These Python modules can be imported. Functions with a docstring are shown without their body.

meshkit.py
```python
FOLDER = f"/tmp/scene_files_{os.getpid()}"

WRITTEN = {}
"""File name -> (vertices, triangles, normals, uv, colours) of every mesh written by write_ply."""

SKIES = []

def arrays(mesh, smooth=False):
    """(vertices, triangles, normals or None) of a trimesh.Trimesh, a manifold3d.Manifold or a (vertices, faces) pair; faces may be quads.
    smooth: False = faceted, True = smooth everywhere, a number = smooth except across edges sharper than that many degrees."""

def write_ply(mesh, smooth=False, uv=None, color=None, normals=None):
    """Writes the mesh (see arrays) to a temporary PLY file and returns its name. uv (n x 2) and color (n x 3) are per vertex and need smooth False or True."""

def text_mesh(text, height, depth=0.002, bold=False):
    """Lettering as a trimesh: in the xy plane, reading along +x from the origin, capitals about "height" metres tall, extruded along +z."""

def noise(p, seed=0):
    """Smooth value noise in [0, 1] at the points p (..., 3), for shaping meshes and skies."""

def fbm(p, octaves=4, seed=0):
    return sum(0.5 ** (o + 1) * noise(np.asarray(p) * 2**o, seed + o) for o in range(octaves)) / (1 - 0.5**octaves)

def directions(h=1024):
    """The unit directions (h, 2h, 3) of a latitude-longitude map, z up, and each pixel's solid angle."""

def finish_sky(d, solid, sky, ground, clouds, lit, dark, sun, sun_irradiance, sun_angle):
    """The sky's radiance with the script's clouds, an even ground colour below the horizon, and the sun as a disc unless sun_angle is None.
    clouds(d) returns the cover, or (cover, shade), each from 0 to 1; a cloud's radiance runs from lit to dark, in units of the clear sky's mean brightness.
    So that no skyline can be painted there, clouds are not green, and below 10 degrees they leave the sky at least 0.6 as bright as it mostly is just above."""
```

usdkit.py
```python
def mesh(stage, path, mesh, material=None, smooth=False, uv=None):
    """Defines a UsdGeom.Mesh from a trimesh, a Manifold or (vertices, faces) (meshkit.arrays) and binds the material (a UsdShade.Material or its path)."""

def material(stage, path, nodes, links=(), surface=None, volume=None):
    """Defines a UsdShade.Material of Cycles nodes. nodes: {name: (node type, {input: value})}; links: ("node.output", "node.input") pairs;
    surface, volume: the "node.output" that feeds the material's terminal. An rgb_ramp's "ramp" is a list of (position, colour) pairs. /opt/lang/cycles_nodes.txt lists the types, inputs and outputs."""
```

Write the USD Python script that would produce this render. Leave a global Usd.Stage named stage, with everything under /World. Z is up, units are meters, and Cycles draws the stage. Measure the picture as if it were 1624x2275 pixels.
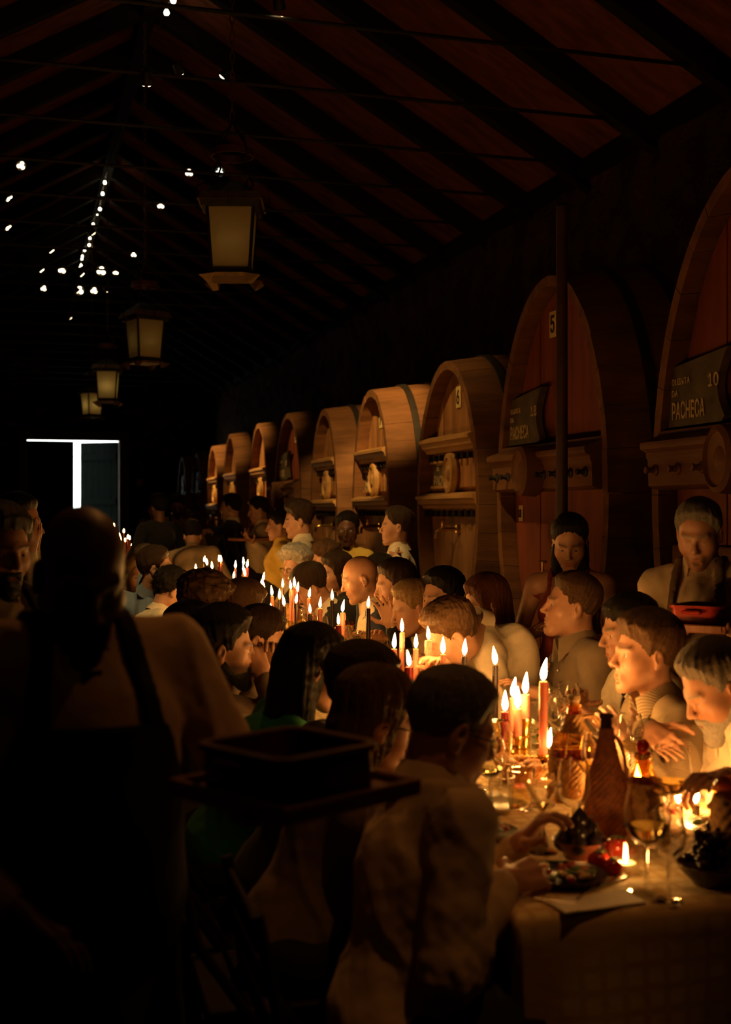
import math, random
import numpy as np, trimesh, usdkit, meshkit
from pxr import Usd, UsdGeom, UsdLux, UsdShade, Gf, Sdf, Vt
from shapely.geometry import Polygon, box as sbox, Point
from shapely import affinity
PI = math.pi
stage = Usd.Stage.CreateInMemory()
UsdGeom.SetStageUpAxis(stage, 'Z')
UsdGeom.SetStageMetersPerUnit(stage, 1.0)
W = UsdGeom.Xform.Define(stage, '/World')
UsdGeom.Scope.Define(stage, '/World/Looks')
# ---------------------------------------------------------------- camera, sky, exposure
FPX, CH, TH = 2700.0, 1.6, math.atan(772 / 2700)      # focal length in px of the 1624 px wide frame, eye height, yaw right of the hall's axis
cT, sT = math.cos(TH), math.sin(TH)
cam = UsdGeom.Camera.Define(stage, '/World/camera')
cam.AddTranslateOp().Set((0, 0, CH))
cam.AddRotateXYZOp().Set((90, 0, -math.degrees(TH)))
cam.CreateHorizontalApertureAttr(36.0)
cam.CreateFocalLengthAttr(36.0 * FPX / 1624)
cam.CreateFStopAttr(4.0)
cam.CreateFocusDistanceAttr(6.3)
cam.CreateClippingRangeAttr((0.05, 200.0))
cam.CreateExposureAttr(0.18)
sky = UsdLux.DomeLight.Define(stage, '/World/sky_light')       # bright overcast day outside the doors
sky.CreateIntensityAttr(1.3)
sky.CreateColorAttr((0.93, 1.0, 0.94))
FLAME = 235.0                                                  # radiance of a candle flame
CANDLE = (1.0, 0.455, 0.105)
# ---------------------------------------------------------------- helpers
def P(u, v, d):                        # a point of the place seen at pixel (u, v), d metres ahead
    r = (u - 812) / FPX * d
    return np.array([r * cT + d * sT, d * cT - r * sT, CH - (v - 1137.5) / FPX * d])
def PZ(u, v, z):
    return P(u, v, (CH - z) * FPX / (v - 1137.5))
T0, TA = np.array([1.0, 2.33]), math.radians(1.5)              # near left corner of the long table, its turn
AX, RX = np.array([math.sin(TA), math.cos(TA)]), np.array([math.cos(TA), -math.sin(TA)])
TW, TL, TZ = 0.92, 9.6, 0.76
def TP(r, t, z=TZ):
    q = T0 + RX * r + AX * t
    return np.array([q[0], q[1], z])
def PR(u, v, r):                       # where the ray through a pixel meets the upright plane at offset r along the table
    k, b = (u - 812) / FPX, T0 + RX * r
    f = lambda q: (q[0] * cT - q[1] * sT) - k * (q[0] * sT + q[1] * cT)
    q = b + AX * (-f(b) / f(AX))
    return P(u, v, q[0] * sT + q[1] * cT)
def RT(p):
    q = np.asarray(p)[:2] - T0
    return q @ RX, q @ AX
used = {}
def upath(name, parent):
    base = '/World' if parent is None else str(parent.GetPath())
    k = used.get((base, name), 0)
    used[(base, name)] = k + 1
    return f'{base}/{name}' if k == 0 else f'{base}/{name}_{k:03d}'
def meta(p, label=None, cat=None, group=None, kind=None):
    for k, v in (('label', label), ('category', cat), ('group', group), ('kind', kind)):
        if v:
            p.SetCustomDataByKey(k, v)
    return p
def thing(name, label, cat, loc=(0, 0, 0), rz=0.0, group=None, kind=None, scale=None):
    x = UsdGeom.Xform.Define(stage, upath(name, None))
    x.AddTranslateOp().Set(tuple(float(a) for a in loc))
    x.AddRotateZOp().Set(math.degrees(rz))
    if scale:
        x.AddScaleOp().Set((float(scale),) * 3)
    return meta(x.GetPrim(), label, cat, group, kind)
def obj(name, m, mat, parent=None, smooth=35, tint=None, flow=None, label=None, cat=None, group=None, kind=None):
    g = usdkit.mesh(stage, upath(name, parent), m, mat, smooth=smooth)
    if tint is not None:
        UsdGeom.PrimvarsAPI(g).CreatePrimvar('tint', Sdf.ValueTypeNames.Color3fArray, 'vertex').Set(Vt.Vec3fArray.FromNumpy(np.asarray(tint, np.float32)))
    if flow is not None:
        UsdGeom.PrimvarsAPI(g).CreatePrimvar('flow', Sdf.ValueTypeNames.Vector3fArray, 'vertex').Set(Vt.Vec3fArray.FromNumpy(np.asarray(flow, np.float32)))
    return meta(g.GetPrim(), label, cat, group, kind)
def dup(src, loc, rz=0.0, label=None, group=None, scale=None):
    was = src.GetCustomData()
    nm = src.GetName(); nm = nm[:-4] if nm[-4] == '_' and nm[-3:].isdigit() else nm
    x = UsdGeom.Xform.Define(stage, upath(nm, None))
    x.AddTranslateOp().Set(tuple(float(a) for a in loc))
    x.AddRotateZOp().Set(math.degrees(rz))
    if scale or src.HasAttribute('xformOp:scale'):
        x.AddScaleOp().Set((float(scale or 1),) * 3)
    p = x.GetPrim()
    p.GetReferences().AddInternalReference(src.GetPath())
    p.SetInstanceable(True)
    return meta(p, label or was['label'], was['category'], group or was.get('group'))
cat = trimesh.util.concatenate
def bx(sx, sy, sz, c=(0, 0, 0)):
    m = trimesh.creation.box((sx, sy, sz)); m.apply_translation(c); return m
def rbx(sx, sy, sz, c=(0, 0, 0), b=0.006):              # chamfered box
    v = []
    for i in (-1, 1):
        for j in (-1, 1):
            for k in (-1, 1):
                h = (i * sx / 2, j * sy / 2, k * sz / 2)
                for a in range(3):
                    q = [h[n] - (0 if n == a else b * (i, j, k)[n]) for n in range(3)]
                    v.append(q)
    m = trimesh.convex.convex_hull(np.array(v)); m.apply_translation(c); return m
def lathe(prof, n=32, c=(0, 0, 0)):                     # prof: (radius, z) from bottom to top
    p = np.array(prof, float)
    a = np.arange(n) * 2 * PI / n
    v = np.stack([np.outer(p[:, 0], np.cos(a)), np.outer(p[:, 0], np.sin(a)), np.repeat(p[:, 1:2], n, 1)], -1).reshape(-1, 3)
    i, j = np.meshgrid(np.arange(len(p) - 1), np.arange(n), indexing='ij')
    q = np.stack([i * n + j, i * n + (j + 1) % n, (i + 1) * n + (j + 1) % n, (i + 1) * n + j], -1).reshape(-1, 4)
    return trimesh.Trimesh(v + np.array(c), np.vstack([q[:, [0, 1, 2]], q[:, [0, 2, 3]]]), process=False)
def tube(pts, r, n=8, caps=True):
    p = np.asarray(pts, float)
    t = np.gradient(p, axis=0); t /= np.linalg.norm(t, axis=1, keepdims=True) + 1e-12
    ref = np.array([0, 0, 1.0]) if abs(t[:, 2]).mean() < 0.8 else np.array([1.0, 0, 0])
    a = np.cross(t, ref); a /= np.linalg.norm(a, axis=1, keepdims=True) + 1e-12
    b = np.cross(t, a)
    g = np.arange(n) * 2 * PI / n
    rr = np.broadcast_to(np.asarray(r, float), (len(p),))
    v = (p[:, None] + rr[:, None, None] * (np.cos(g)[None, :, None] * a[:, None] + np.sin(g)[None, :, None] * b[:, None])).reshape(-1, 3)
    i, j = np.meshgrid(np.arange(len(p) - 1), np.arange(n), indexing='ij')
    q = np.stack([i * n + j, (i + 1) * n + j, (i + 1) * n + (j + 1) % n, i * n + (j + 1) % n], -1).reshape(-1, 4)
    f = [q[:, [0, 1, 2]], q[:, [0, 2, 3]]]
    if caps:
        k = len(v); v = np.vstack([v, p[:1], p[-1:]]); e = (len(p) - 1) * n
        f.append(np.array([[k, m, (m + 1) % n] for m in range(n)] + [[k + 1, e + (m + 1) % n, e + m] for m in range(n)]))
    return trimesh.Trimesh(v, np.vstack(f), process=False)
def ext(poly, h, c=(0, 0, 0)):
    m = cat([trimesh.creation.extrude_polygon(g, h, engine='earcut') for g in getattr(poly, 'geoms', [poly])])
    m.apply_translation(c); return m
def frame(m, o, ex, ey, ez):           # put a mesh into the frame with origin o and axes ex, ey, ez
    m = m.copy(); m.vertices = np.asarray(o) + m.vertices @ np.array([ex, ey, ez], float); return m
def unit(v):
    v = np.asarray(v, float); return v / (np.linalg.norm(v) + 1e-12)
# ---------------------------------------------------------------- signed distance fields
class Fld:
    def __init__(s, lo, hi, h):
        s.o, s.h = np.asarray(lo, float), h
        n = np.maximum(np.ceil((np.asarray(hi) - s.o) / h).astype(int) + 1, 4)
        s.ax = [s.o[i] + h * np.arange(n[i]) for i in range(3)]
        s.D = np.full(n, 0.3, np.float32)
    def part(s, lo, hi):
        sl = []
        for i in range(3):
            a = int(max(0, math.floor((lo[i] - s.o[i]) / s.h))); b = int(min(len(s.ax[i]), math.ceil((hi[i] - s.o[i]) / s.h) + 1))
            if b <= a: return None
            sl.append(slice(a, b))
        return tuple(sl), s.ax[0][sl[0]][:, None, None], s.ax[1][sl[1]][None, :, None], s.ax[2][sl[2]][None, None, :]
    def add(s, prim, k=0.01, off=0.0, sub=False):
        fn, lo, hi = prim
        m = k + 3 * s.h + 0.02 + abs(off)
        g = s.part(lo - m, hi + m)
        if g is None: return s
        d = fn(*g[1:]) - off; D = s.D[g[0]]
        if sub:
            d = -d; q = np.clip(0.5 - 0.5 * (D - d) / k, 0, 1); s.D[g[0]] = D + (d - D) * q + k * q * (1 - q)
        else:
            q = np.clip(0.5 + 0.5 * (D - d) / k, 0, 1); s.D[g[0]] = D + (d - D) * q - k * q * (1 - q)
        return s
    def grid(s):
        return s.ax[0][:, None, None], s.ax[1][None, :, None], s.ax[2][None, None, :]
    def mesh(s):
        return surfnet(s.D, s.o, s.h)
def cone(a, b, ra, rb=None, flat=None):
    a, b = np.asarray(a, float), np.asarray(b, float); rb = ra if rb is None else rb
    ab = b - a; L = ab @ ab + 1e-9; R = max(ra, rb)
    def fn(x, y, z):
        px, py, pz = x - a[0], y - a[1], z - a[2]
        if flat is not None:
            e, f = flat; w = (px * e[0] + py * e[1] + pz * e[2]) * (1 / f - 1); px, py, pz = px + w * e[0], py + w * e[1], pz + w * e[2]
        t = np.clip((px * ab[0] + py * ab[1] + pz * ab[2]) / L, 0, 1)
        d = np.sqrt((px - t * ab[0]) ** 2 + (py - t * ab[1]) ** 2 + (pz - t * ab[2]) ** 2) - (ra + (rb - ra) * t)
        return d * (flat[1] ** 0.5 if flat is not None else 1)
    return fn, np.minimum(a, b) - R, np.maximum(a, b) + R
def ell(c, r, Rm=None):
    c, r = np.asarray(c, float), np.asarray(r, float)
    def fn(x, y, z):
        px, py, pz = x - c[0], y - c[1], z - c[2]
        if Rm is not None:
            px, py, pz = [Rm[0][i] * px + Rm[1][i] * py + Rm[2][i] * pz for i in range(3)]
        k0 = np.sqrt((px / r[0]) ** 2 + (py / r[1]) ** 2 + (pz / r[2]) ** 2)
        k1 = np.sqrt((px / r[0] ** 2) ** 2 + (py / r[1] ** 2) ** 2 + (pz / r[2] ** 2) ** 2) + 1e-6
        return k0 * (k0 - 1) / k1
    R = r if Rm is None else np.full(3, r.max())
    return fn, c - R, c + R
def surfnet(D, o, h):
    s = D < 0
    n = np.array(D.shape) - 1
    cnt = np.zeros(n, np.int8)
    cor = [(a, b, c) for a in (0, 1) for b in (0, 1) for c in (0, 1)]
    for a, b, c in cor:
        cnt += s[a:a + n[0], b:b + n[1], c:c + n[2]]
    mask = (cnt > 0) & (cnt < 8)
    cell = np.argwhere(mask)
    idx = np.full(n, -1, np.int64); idx[mask] = np.arange(len(cell))
    val = np.stack([D[cell[:, 0] + a, cell[:, 1] + b, cell[:, 2] + c] for a, b, c in cor], 1)
    pos, num = np.zeros((len(cell), 3)), np.zeros((len(cell), 1))
    for i in range(8):
        for j in range(i + 1, 8):
            if sum(abs(p - q) for p, q in zip(cor[i], cor[j])) != 1: continue
            a, b = val[:, i], val[:, j]; m = ((a < 0) != (b < 0))
            t = np.where(m, a / np.where(a == b, 1, a - b), 0)[:, None]
            pos += m[:, None] * (np.array(cor[i]) + t * (np.array(cor[j]) - np.array(cor[i]))); num += m[:, None]
    v = o + h * (cell + pos / num)
    fs = []
    for ax in range(3):
        u, w = (ax + 1) % 3, (ax + 2) % 3
        hi = [slice(0, D.shape[i] - (i == ax)) for i in range(3)]; lo = list(hi); lo[ax] = slice(1, None)
        A, B = s[tuple(hi)], s[tuple(lo)]
        e = np.argwhere(A != B)
        e = e[(e[:, u] > 0) & (e[:, w] > 0) & (e[:, u] < n[u]) & (e[:, w] < n[w])]
        fl = A[e[:, 0], e[:, 1], e[:, 2]]
        def cid(du, dw):
            q = e.copy(); q[:, u] -= du; q[:, w] -= dw
            return idx[q[:, 0], q[:, 1], q[:, 2]]
        q = np.stack([cid(1, 1), cid(0, 1), cid(0, 0), cid(1, 0)], 1)
        q[~fl] = q[~fl][:, ::-1]
        fs.append(q)
    q = np.vstack(fs); q = q[(q >= 0).all(1)]
    return v, np.vstack([q[:, [0, 1, 2]], q[:, [0, 2, 3]]])
def vnorm(v, f):
    n = np.zeros_like(v); c = np.cross(v[f[:, 1]] - v[f[:, 0]], v[f[:, 2]] - v[f[:, 0]])
    for k in range(3):
        np.add.at(n, f[:, k], c)
    return n / (np.linalg.norm(n, axis=1, keepdims=True) + 1e-12)
def join(parts):
    vs, fs, k = [], [], 0
    for v, f in parts:
        vs.append(v); fs.append(f + k); k += len(v)
    return np.vstack(vs), np.vstack(fs)
# ---------------------------------------------------------------- materials
mats = {}
def M(name, base, rough=0.6, var=0.15, scale=8, stretch=(1, 1, 1), bump=0.0, bscale=60, metal=0.0, sss=0.0, sheen=0.0, coat=0.0, tint=False, spec=0.5, dark=None, detail=4, trans=0.0, bdist=0.01, rand=0.0):
    if name in mats: return mats[name]
    b = np.array(base, float); d = np.array(dark, float) if dark is not None else b * (1 - var); l = np.clip(b * (1 + var), 0, 1)
    n = {'tc': ('texture_coordinate', {}), 'mp': ('mapping', {'scale': stretch}),
         'no': ('noise_texture', {'scale': scale, 'detail': detail, 'roughness': 0.6}),
         'ra': ('rgb_ramp', {'ramp': [(0.3, tuple(d)), (0.5, tuple(b)), (0.72, tuple(l))]}),
         'p': ('principled_bsdf', {'roughness': rough, 'metallic': metal, 'sheen_weight': sheen, 'coat_weight': coat, 'specular_ior_level': spec, 'transmission_weight': trans})}
    L = [('tc.object', 'mp.vector'), ('mp.vector', 'no.vector'), ('no.fac', 'ra.fac')]
    src = 'ra.color'
    if rand:
        n['oi'] = ('object_info', {}); n['mr'] = ('map_range', {'from_min': 0, 'from_max': 1, 'to_min': 1 - rand, 'to_max': 1 + rand})
        n['hv'] = ('hsv', {'hue': 0.5, 'saturation': 1, 'fac': 1})
        L += [('oi.random', 'mr.value'), (src, 'hv.color'), ('mr.result', 'hv.value')]; src = 'hv.color'
    if tint:
        n['at'] = ('attribute', {'attribute': 'tint'}); n['mx'] = ('mix', {'mix_type': 'multiply', 'fac': 1.0})
        L += [(src, 'mx.color1'), ('at.color', 'mx.color2')]; src = 'mx.color'
    L.append((src, 'p.base_color'))
    if sss:
        n['p'][1].update({'subsurface_weight': sss, 'subsurface_scale': 0.006, 'subsurface_radius': (1, 0.35, 0.2), 'subsurface_method': 'random_walk'})
    if bump:
        n['bn'] = ('noise_texture', {'scale': bscale, 'detail': 5, 'roughness': 0.6}); n['bu'] = ('bump', {'strength': bump, 'distance': bdist})
        L += [('mp.vector', 'bn.vector'), ('bn.fac', 'bu.height'), ('bu.normal', 'p.normal')]
    mats[name] = usdkit.material(stage, '/World/Looks/' + name, n, L, surface='p.BSDF')
    return mats[name]
def thin_glass(name, tintc, ior=1.45, rough=0.0, extra=0.0):
    if name in mats: return mats[name]
    n = {'t': ('transparent_bsdf', {'color': tintc}), 'g': ('glossy_bsdf', {'color': (1, 1, 1), 'roughness': rough}), 'f': ('layer_weight', {'blend': .5}), 'pw': ('math', {'math_type': 'power', 'value2': 4.5}), 'ml': ('math', {'math_type': 'multiply', 'value2': .85}),
         'ad': ('math', {'math_type': 'add', 'value2': extra + .05, 'use_clamp': True}), 'm': ('mix_closure', {})}
    mats[name] = usdkit.material(stage, '/World/Looks/' + name, n, [('f.facing', 'pw.value1'), ('pw.value', 'ml.value1'), ('ml.value', 'ad.value1'), ('ad.value', 'm.fac'), ('t.BSDF', 'm.closure1'), ('g.BSDF', 'm.closure2')], surface='m.closure')
    return mats[name]
def glow(name, c, s):
    if name not in mats:
        mats[name] = usdkit.material(stage, '/World/Looks/' + name, {'e': ('emission', {'color': c, 'strength': s})}, [], surface='e.emission')
    return mats[name]
def waxy(name, c, k=0.45):
    if name in mats: return mats[name]
    n = {'p': ('principled_bsdf', {'base_color': c, 'roughness': 0.42, 'specular_ior_level': 0.4}), 't': ('translucent_bsdf', {'color': tuple(np.clip(np.array(c) * 1.15, 0, 1))}), 'm': ('mix_closure', {'fac': k})}
    mats[name] = usdkit.material(stage, '/World/Looks/' + name, n, [('p.BSDF', 'm.closure1'), ('t.BSDF', 'm.closure2')], surface='m.closure')
    return mats[name]
SKIN = {'fair': (0.46, 0.235, 0.145), 'mid': (0.34, 0.165, 0.095), 'dark': (0.12, 0.050, 0.028)}
def skin(k): return M('skin_' + k, SKIN[k], 0.5, 0.10, 30, bump=0.10, bscale=250, tint=True, bdist=0.002, sss=0.0)
HAIRC = {'black': (0.012, 0.009, 0.007), 'dark': (0.035, 0.020, 0.012), 'brown': (0.085, 0.045, 0.022), 'auburn': (0.10, 0.035, 0.017), 'blond': (0.26, 0.16, 0.07), 'grey': (0.34, 0.31, 0.27), 'salt': (0.14, 0.12, 0.10)}
def hairm(k):
    if 'hair_' + k in mats: return mats['hair_' + k]
    b = np.array(HAIRC[k]); n = {'a': ('attribute', {'attribute': 'flow'}), 'n1': ('noise_texture', {'scale': 16, 'detail': 5, 'roughness': .7}), 'n2': ('noise_texture', {'scale': 42, 'detail': 3}),
         'ra': ('rgb_ramp', {'ramp': [(.30, tuple(b * .4)), (.5, tuple(b)), (.72, tuple(np.clip(b * 2.0, 0, 1)))]}), 'bu': ('bump', {'strength': .75, 'distance': .004}), 'p': ('principled_bsdf', {'roughness': .42, 'specular_ior_level': .35, 'specular_tint': tuple(np.clip(b * 3 + .2, 0, 1))})}
    mats['hair_' + k] = usdkit.material(stage, '/World/Looks/hair_' + k, n, [('a.vector', 'n1.vector'), ('a.vector', 'n2.vector'), ('n1.fac', 'ra.fac'), ('ra.color', 'p.base_color'), ('n2.fac', 'bu.height'), ('bu.normal', 'p.normal')], surface='p.BSDF')
    return mats['hair_' + k]
CLOTH = {'cream': (0.56, 0.42, 0.27), 'white': (0.64, 0.54, 0.40), 'beige': (0.40, 0.295, 0.185), 'taupe': (0.25, 0.18, 0.115), 'navy': (0.018, 0.022, 0.045), 'black': (0.010, 0.009, 0.009), 'denim': (0.16, 0.21, 0.30),
         'green': (0.015, 0.17, 0.05), 'yellow': (0.72, 0.50, 0.10), 'brown': (0.13, 0.085, 0.055), 'red': (0.25, 0.04, 0.03), 'char': (0.025, 0.023, 0.022), 'scarf': (0.65, 0.48, 0.08), 'waiter': (0.46, 0.32, 0.21)}
def cloth(k): return M('cloth_' + k, CLOTH[k], 0.85, 0.10, 14, bump=0.25, bscale=420, sheen=0.1, spec=0.15, bdist=0.002)
def corduroy(): 
    if 'corduroy' not in mats:
        n = {'tc': ('texture_coordinate', {}), 'wv': ('wave_texture', {'wave_type': 'bands', 'bands_direction': 'diagonal', 'scale': 55, 'distortion': 0.6, 'detail': 1}), 'ra': ('rgb_ramp', {'ramp': [(0.0, (0.25, 0.18, 0.11)), (1.0, (0.43, 0.325, 0.205))]}),
             'bu': ('bump', {'strength': 0.5, 'distance': 0.004}), 'p': ('principled_bsdf', {'roughness': 0.85, 'specular_ior_level': 0.15})}
        mats['corduroy'] = usdkit.material(stage, '/World/Looks/corduroy', n, [('tc.object', 'wv.vector'), ('wv.fac', 'ra.fac'), ('ra.color', 'p.base_color'), ('wv.fac', 'bu.height'), ('bu.normal', 'p.normal')], surface='p.BSDF')
    return mats['corduroy']
BRASS = M('brass', (0.72, 0.46, 0.13), 0.22, 0.2, 20, metal=1.0)
IRON = M('black_iron', (0.03, 0.024, 0.02), 0.5, 0.3, 20, metal=0.6, bump=0.3, bscale=80)
STEEL = M('steel', (0.75, 0.7, 0.62), 0.22, 0.1, 20, metal=1.0)
FLAMEM = glow('flame', CANDLE, FLAME)
WICK = M('wick', (0.02, 0.015, 0.01), 0.9)
GLASS = thin_glass('clear_glass', (0.97, 0.98, 0.97), 1.5, 0.0, 0.02)
AMBER = thin_glass('amber_glass', (0.93, 0.66, 0.30), 1.5, 0.0, 0.02)
GLASSR = usdkit.material(stage, '/World/Looks/crystal', {'g': ('glass_bsdf', {'color': (1, 1, 1), 'roughness': 0.0, 'IOR': 1.45})}, [], surface='g.BSDF')
WINE = usdkit.material(stage, '/World/Looks/white_wine', {'g': ('glass_bsdf', {'color': (.95, .86, .55), 'roughness': 0.0, 'IOR': 1.33})}, [], surface='g.BSDF')
LENS = thin_glass('lens_glass', (0.96, 0.96, 0.96), 1.5, 0.0, 0.02)
DARKGL = thin_glass('dark_lens', (0.05, 0.05, 0.05), 1.5, 0.0, 0.03)
# ---------------------------------------------------------------- the hall
XL, XR, YB, YF, ZE, XC = -2.75, 5.62, -3.0, 36.0, 5.12, 1.435
ZR = ZE + (XR - XC) * math.tan(math.radians(30))
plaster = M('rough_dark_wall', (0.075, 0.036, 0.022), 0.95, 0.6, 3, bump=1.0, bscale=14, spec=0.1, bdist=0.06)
stonefl = M('floor_stone', (0.040, 0.028, 0.020), 0.7, 0.4, 3, bump=0.5, bscale=10, spec=0.3)
wood_d = M('dark_beam_wood', (0.014, 0.008, 0.005), 0.8, 0.4, 6, (1, 6, 6), bump=0.5, bscale=20, spec=0.15)
tileroof = M('roof_boards', (0.19, 0.060, 0.029), 0.85, 0.45, 2.5, (1, 3, 1), bump=0.5, bscale=9, spec=0.1)
obj('floor', bx(XR - XL, YF - YB, .1, ((XL + XR) / 2, (YF + YB) / 2, -.05)), stonefl, kind='structure', label='dark stone floor of the cellar hall')
def relief(x, y0, y1, z1, sgn, ny, nz):
    yy, zz = np.linspace(y0, y1, ny), np.linspace(0, z1, nz)
    Yg, Zg = np.meshgrid(yy, zz, indexing='ij')
    h = meshkit.fbm(np.stack([Yg * 2.6, Zg * 3.4, 0 * Yg], -1), 4, 4) * .16
    v = np.stack([x + sgn * h, Yg, Zg], -1).reshape(-1, 3)
    i, j = np.meshgrid(np.arange(ny - 1), np.arange(nz - 1), indexing='ij'); a = i * nz + j
    q = np.stack([a, a + nz, a + nz + 1, a + 1], -1).reshape(-1, 4)
    if sgn < 0: q = q[:, ::-1]
    return trimesh.Trimesh(v, np.vstack([q[:, [0, 1, 2]], q[:, [0, 2, 3]]]), process=False)
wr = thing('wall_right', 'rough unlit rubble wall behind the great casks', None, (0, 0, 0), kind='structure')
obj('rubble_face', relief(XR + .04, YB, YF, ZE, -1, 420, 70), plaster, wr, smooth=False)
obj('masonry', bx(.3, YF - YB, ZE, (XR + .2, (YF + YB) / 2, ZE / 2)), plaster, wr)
obj('wall_left', bx(.3, YF - YB, ZE, (XL - .15, (YF + YB) / 2, ZE / 2)), plaster, kind='structure', label='unlit left wall of the cellar hall')
gable = Polygon([(XL - .3, 0), (XR + .3, 0), (XR + .3, ZE), (XC, ZR + .4), (XL - .3, ZE)])
DX0, DX1, DZ = 0.25, 2.83, 3.68
def gab(y, hole):
    p = gable.difference(sbox(DX0, -1, DX1, DZ)) if hole else gable
    return frame(ext(p, .3), (0, y, 0), (1, 0, 0), (0, 0, 1), (0, -1, 0))
obj('wall_far', gab(YF + .3, True), plaster, kind='structure', label='far gable wall around the big doors')
obj('wall_back', gab(YB, False), plaster, kind='structure', label='gable wall behind the camera')
ceil = thing('ceiling', 'steep timber roof of reddish boards between dark rafters', None, (0, 0, 0), kind='structure')
PITCH = 1.371
trY = [16.8 + PITCH * k for k in range(-14, 14)]
trY = [y for y in trY if YB < y < YF]
for k in range(len(trY) - 1):
    for sd in (1, -1):
        x1 = XR if sd > 0 else XL
        a, b = np.array([x1, ZE]), np.array([XC, ZR]); n = np.array([-(b - a)[1], (b - a)[0]]) * (1 if sd > 0 else -1); n = -n / np.linalg.norm(n) if n[1] < 0 else n / np.linalg.norm(n)
        y0, y1 = trY[k] + .004, trY[k + 1] - .004
        v = [(p[0], y, p[1]) for y in (y0, y1) for p in (a, b, b + n * .05, a + n * .05)]
        obj('roof_panel', trimesh.convex.convex_hull(np.array(v)), tileroof, ceil, smooth=False)
for y in trY:
    for sd in (1, -1):
        x1 = XR if sd > 0 else XL
        a, b = np.array([x1, ZE]), np.array([XC, ZR]); n = np.array([0, -1.0])
        v = [(p[0], y + e, p[1] + q) for e in (-.075, .075) for p in (a, b) for q in (-.02, -.26)]
        obj('rafter', trimesh.convex.convex_hull(np.array(v)), wood_d, ceil, smooth=False)
    obj('tie_rod', tube([(XL, y, ZE + .03), (XC, y, ZE + .03), (XR, y, ZE + .03)], .017, 8), IRON, ceil)
obj('ridge_beam', bx(.16, YF - YB, .2, (XC, (YF + YB) / 2, ZR - .2)), wood_d, ceil)
obj('wall_plate', bx(.22, YF - YB, .16, (XR - .05, (YF + YB) / 2, ZE - .06)), wood_d, ceil)
seal = M('roof_cover', (.01, .008, .006), .9)
for sd in (1, -1):
    x1 = XR + .4 if sd > 0 else XL - .4; z1 = ZE - .23
    v = [(p[0], y, p[1] + q) for y in (YB - .3, YF + .3) for p in ((x1, z1), (XC, ZR)) for q in (.12, .2)]
    obj('roof_cover', trimesh.convex.convex_hull(np.array(v)), seal, ceil, smooth=False)
# doors at the far end: the left leaf shut, the right leaf pushed outwards
doorm = M('door_green', (0.006, 0.010, 0.008), 0.8, 0.3, 4, (4, 4, .6), bump=.3, bscale=20, spec=.05)
def leaf(name, w, label, hinge, ang, sgn):
    t = thing(name, label, None, hinge, ang, kind='structure')
    for i in range(6):
        obj('plank', rbx(w / 6 - .002, .05, DZ - .05, (sgn * (i + .5) * w / 6, 0, (DZ - .05) / 2 + .01), .004), doorm, t, smooth=False)
    obj('backing', bx(w - .02, .02, DZ - .06, (sgn * w / 2, .034, (DZ - .05) / 2 + .01)), doorm, t)
    for z in (.5, 1.9, 3.2):
        obj('ledge', rbx(w - .04, .035, .16, (sgn * w / 2, -.042, z), .004), doorm, t, smooth=False)
    obj('handle', cat([tube([(sgn * (w - .12), -.06, 1.0), (sgn * (w - .12), -.12, 1.02), (sgn * (w - .12), -.12, 1.22), (sgn * (w - .12), -.06, 1.24)], .012)]), IRON, t)
leaf('door_1', 1.30, 'left leaf of the dark green far door, shut', (DX0, YF + .12, 0), 0, 1)
leaf('door_2', 1.26, 'right leaf of the dark green far door, pushed ajar', (DX1 - .025, YF + .12, 0), math.radians(-36), -1)
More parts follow.
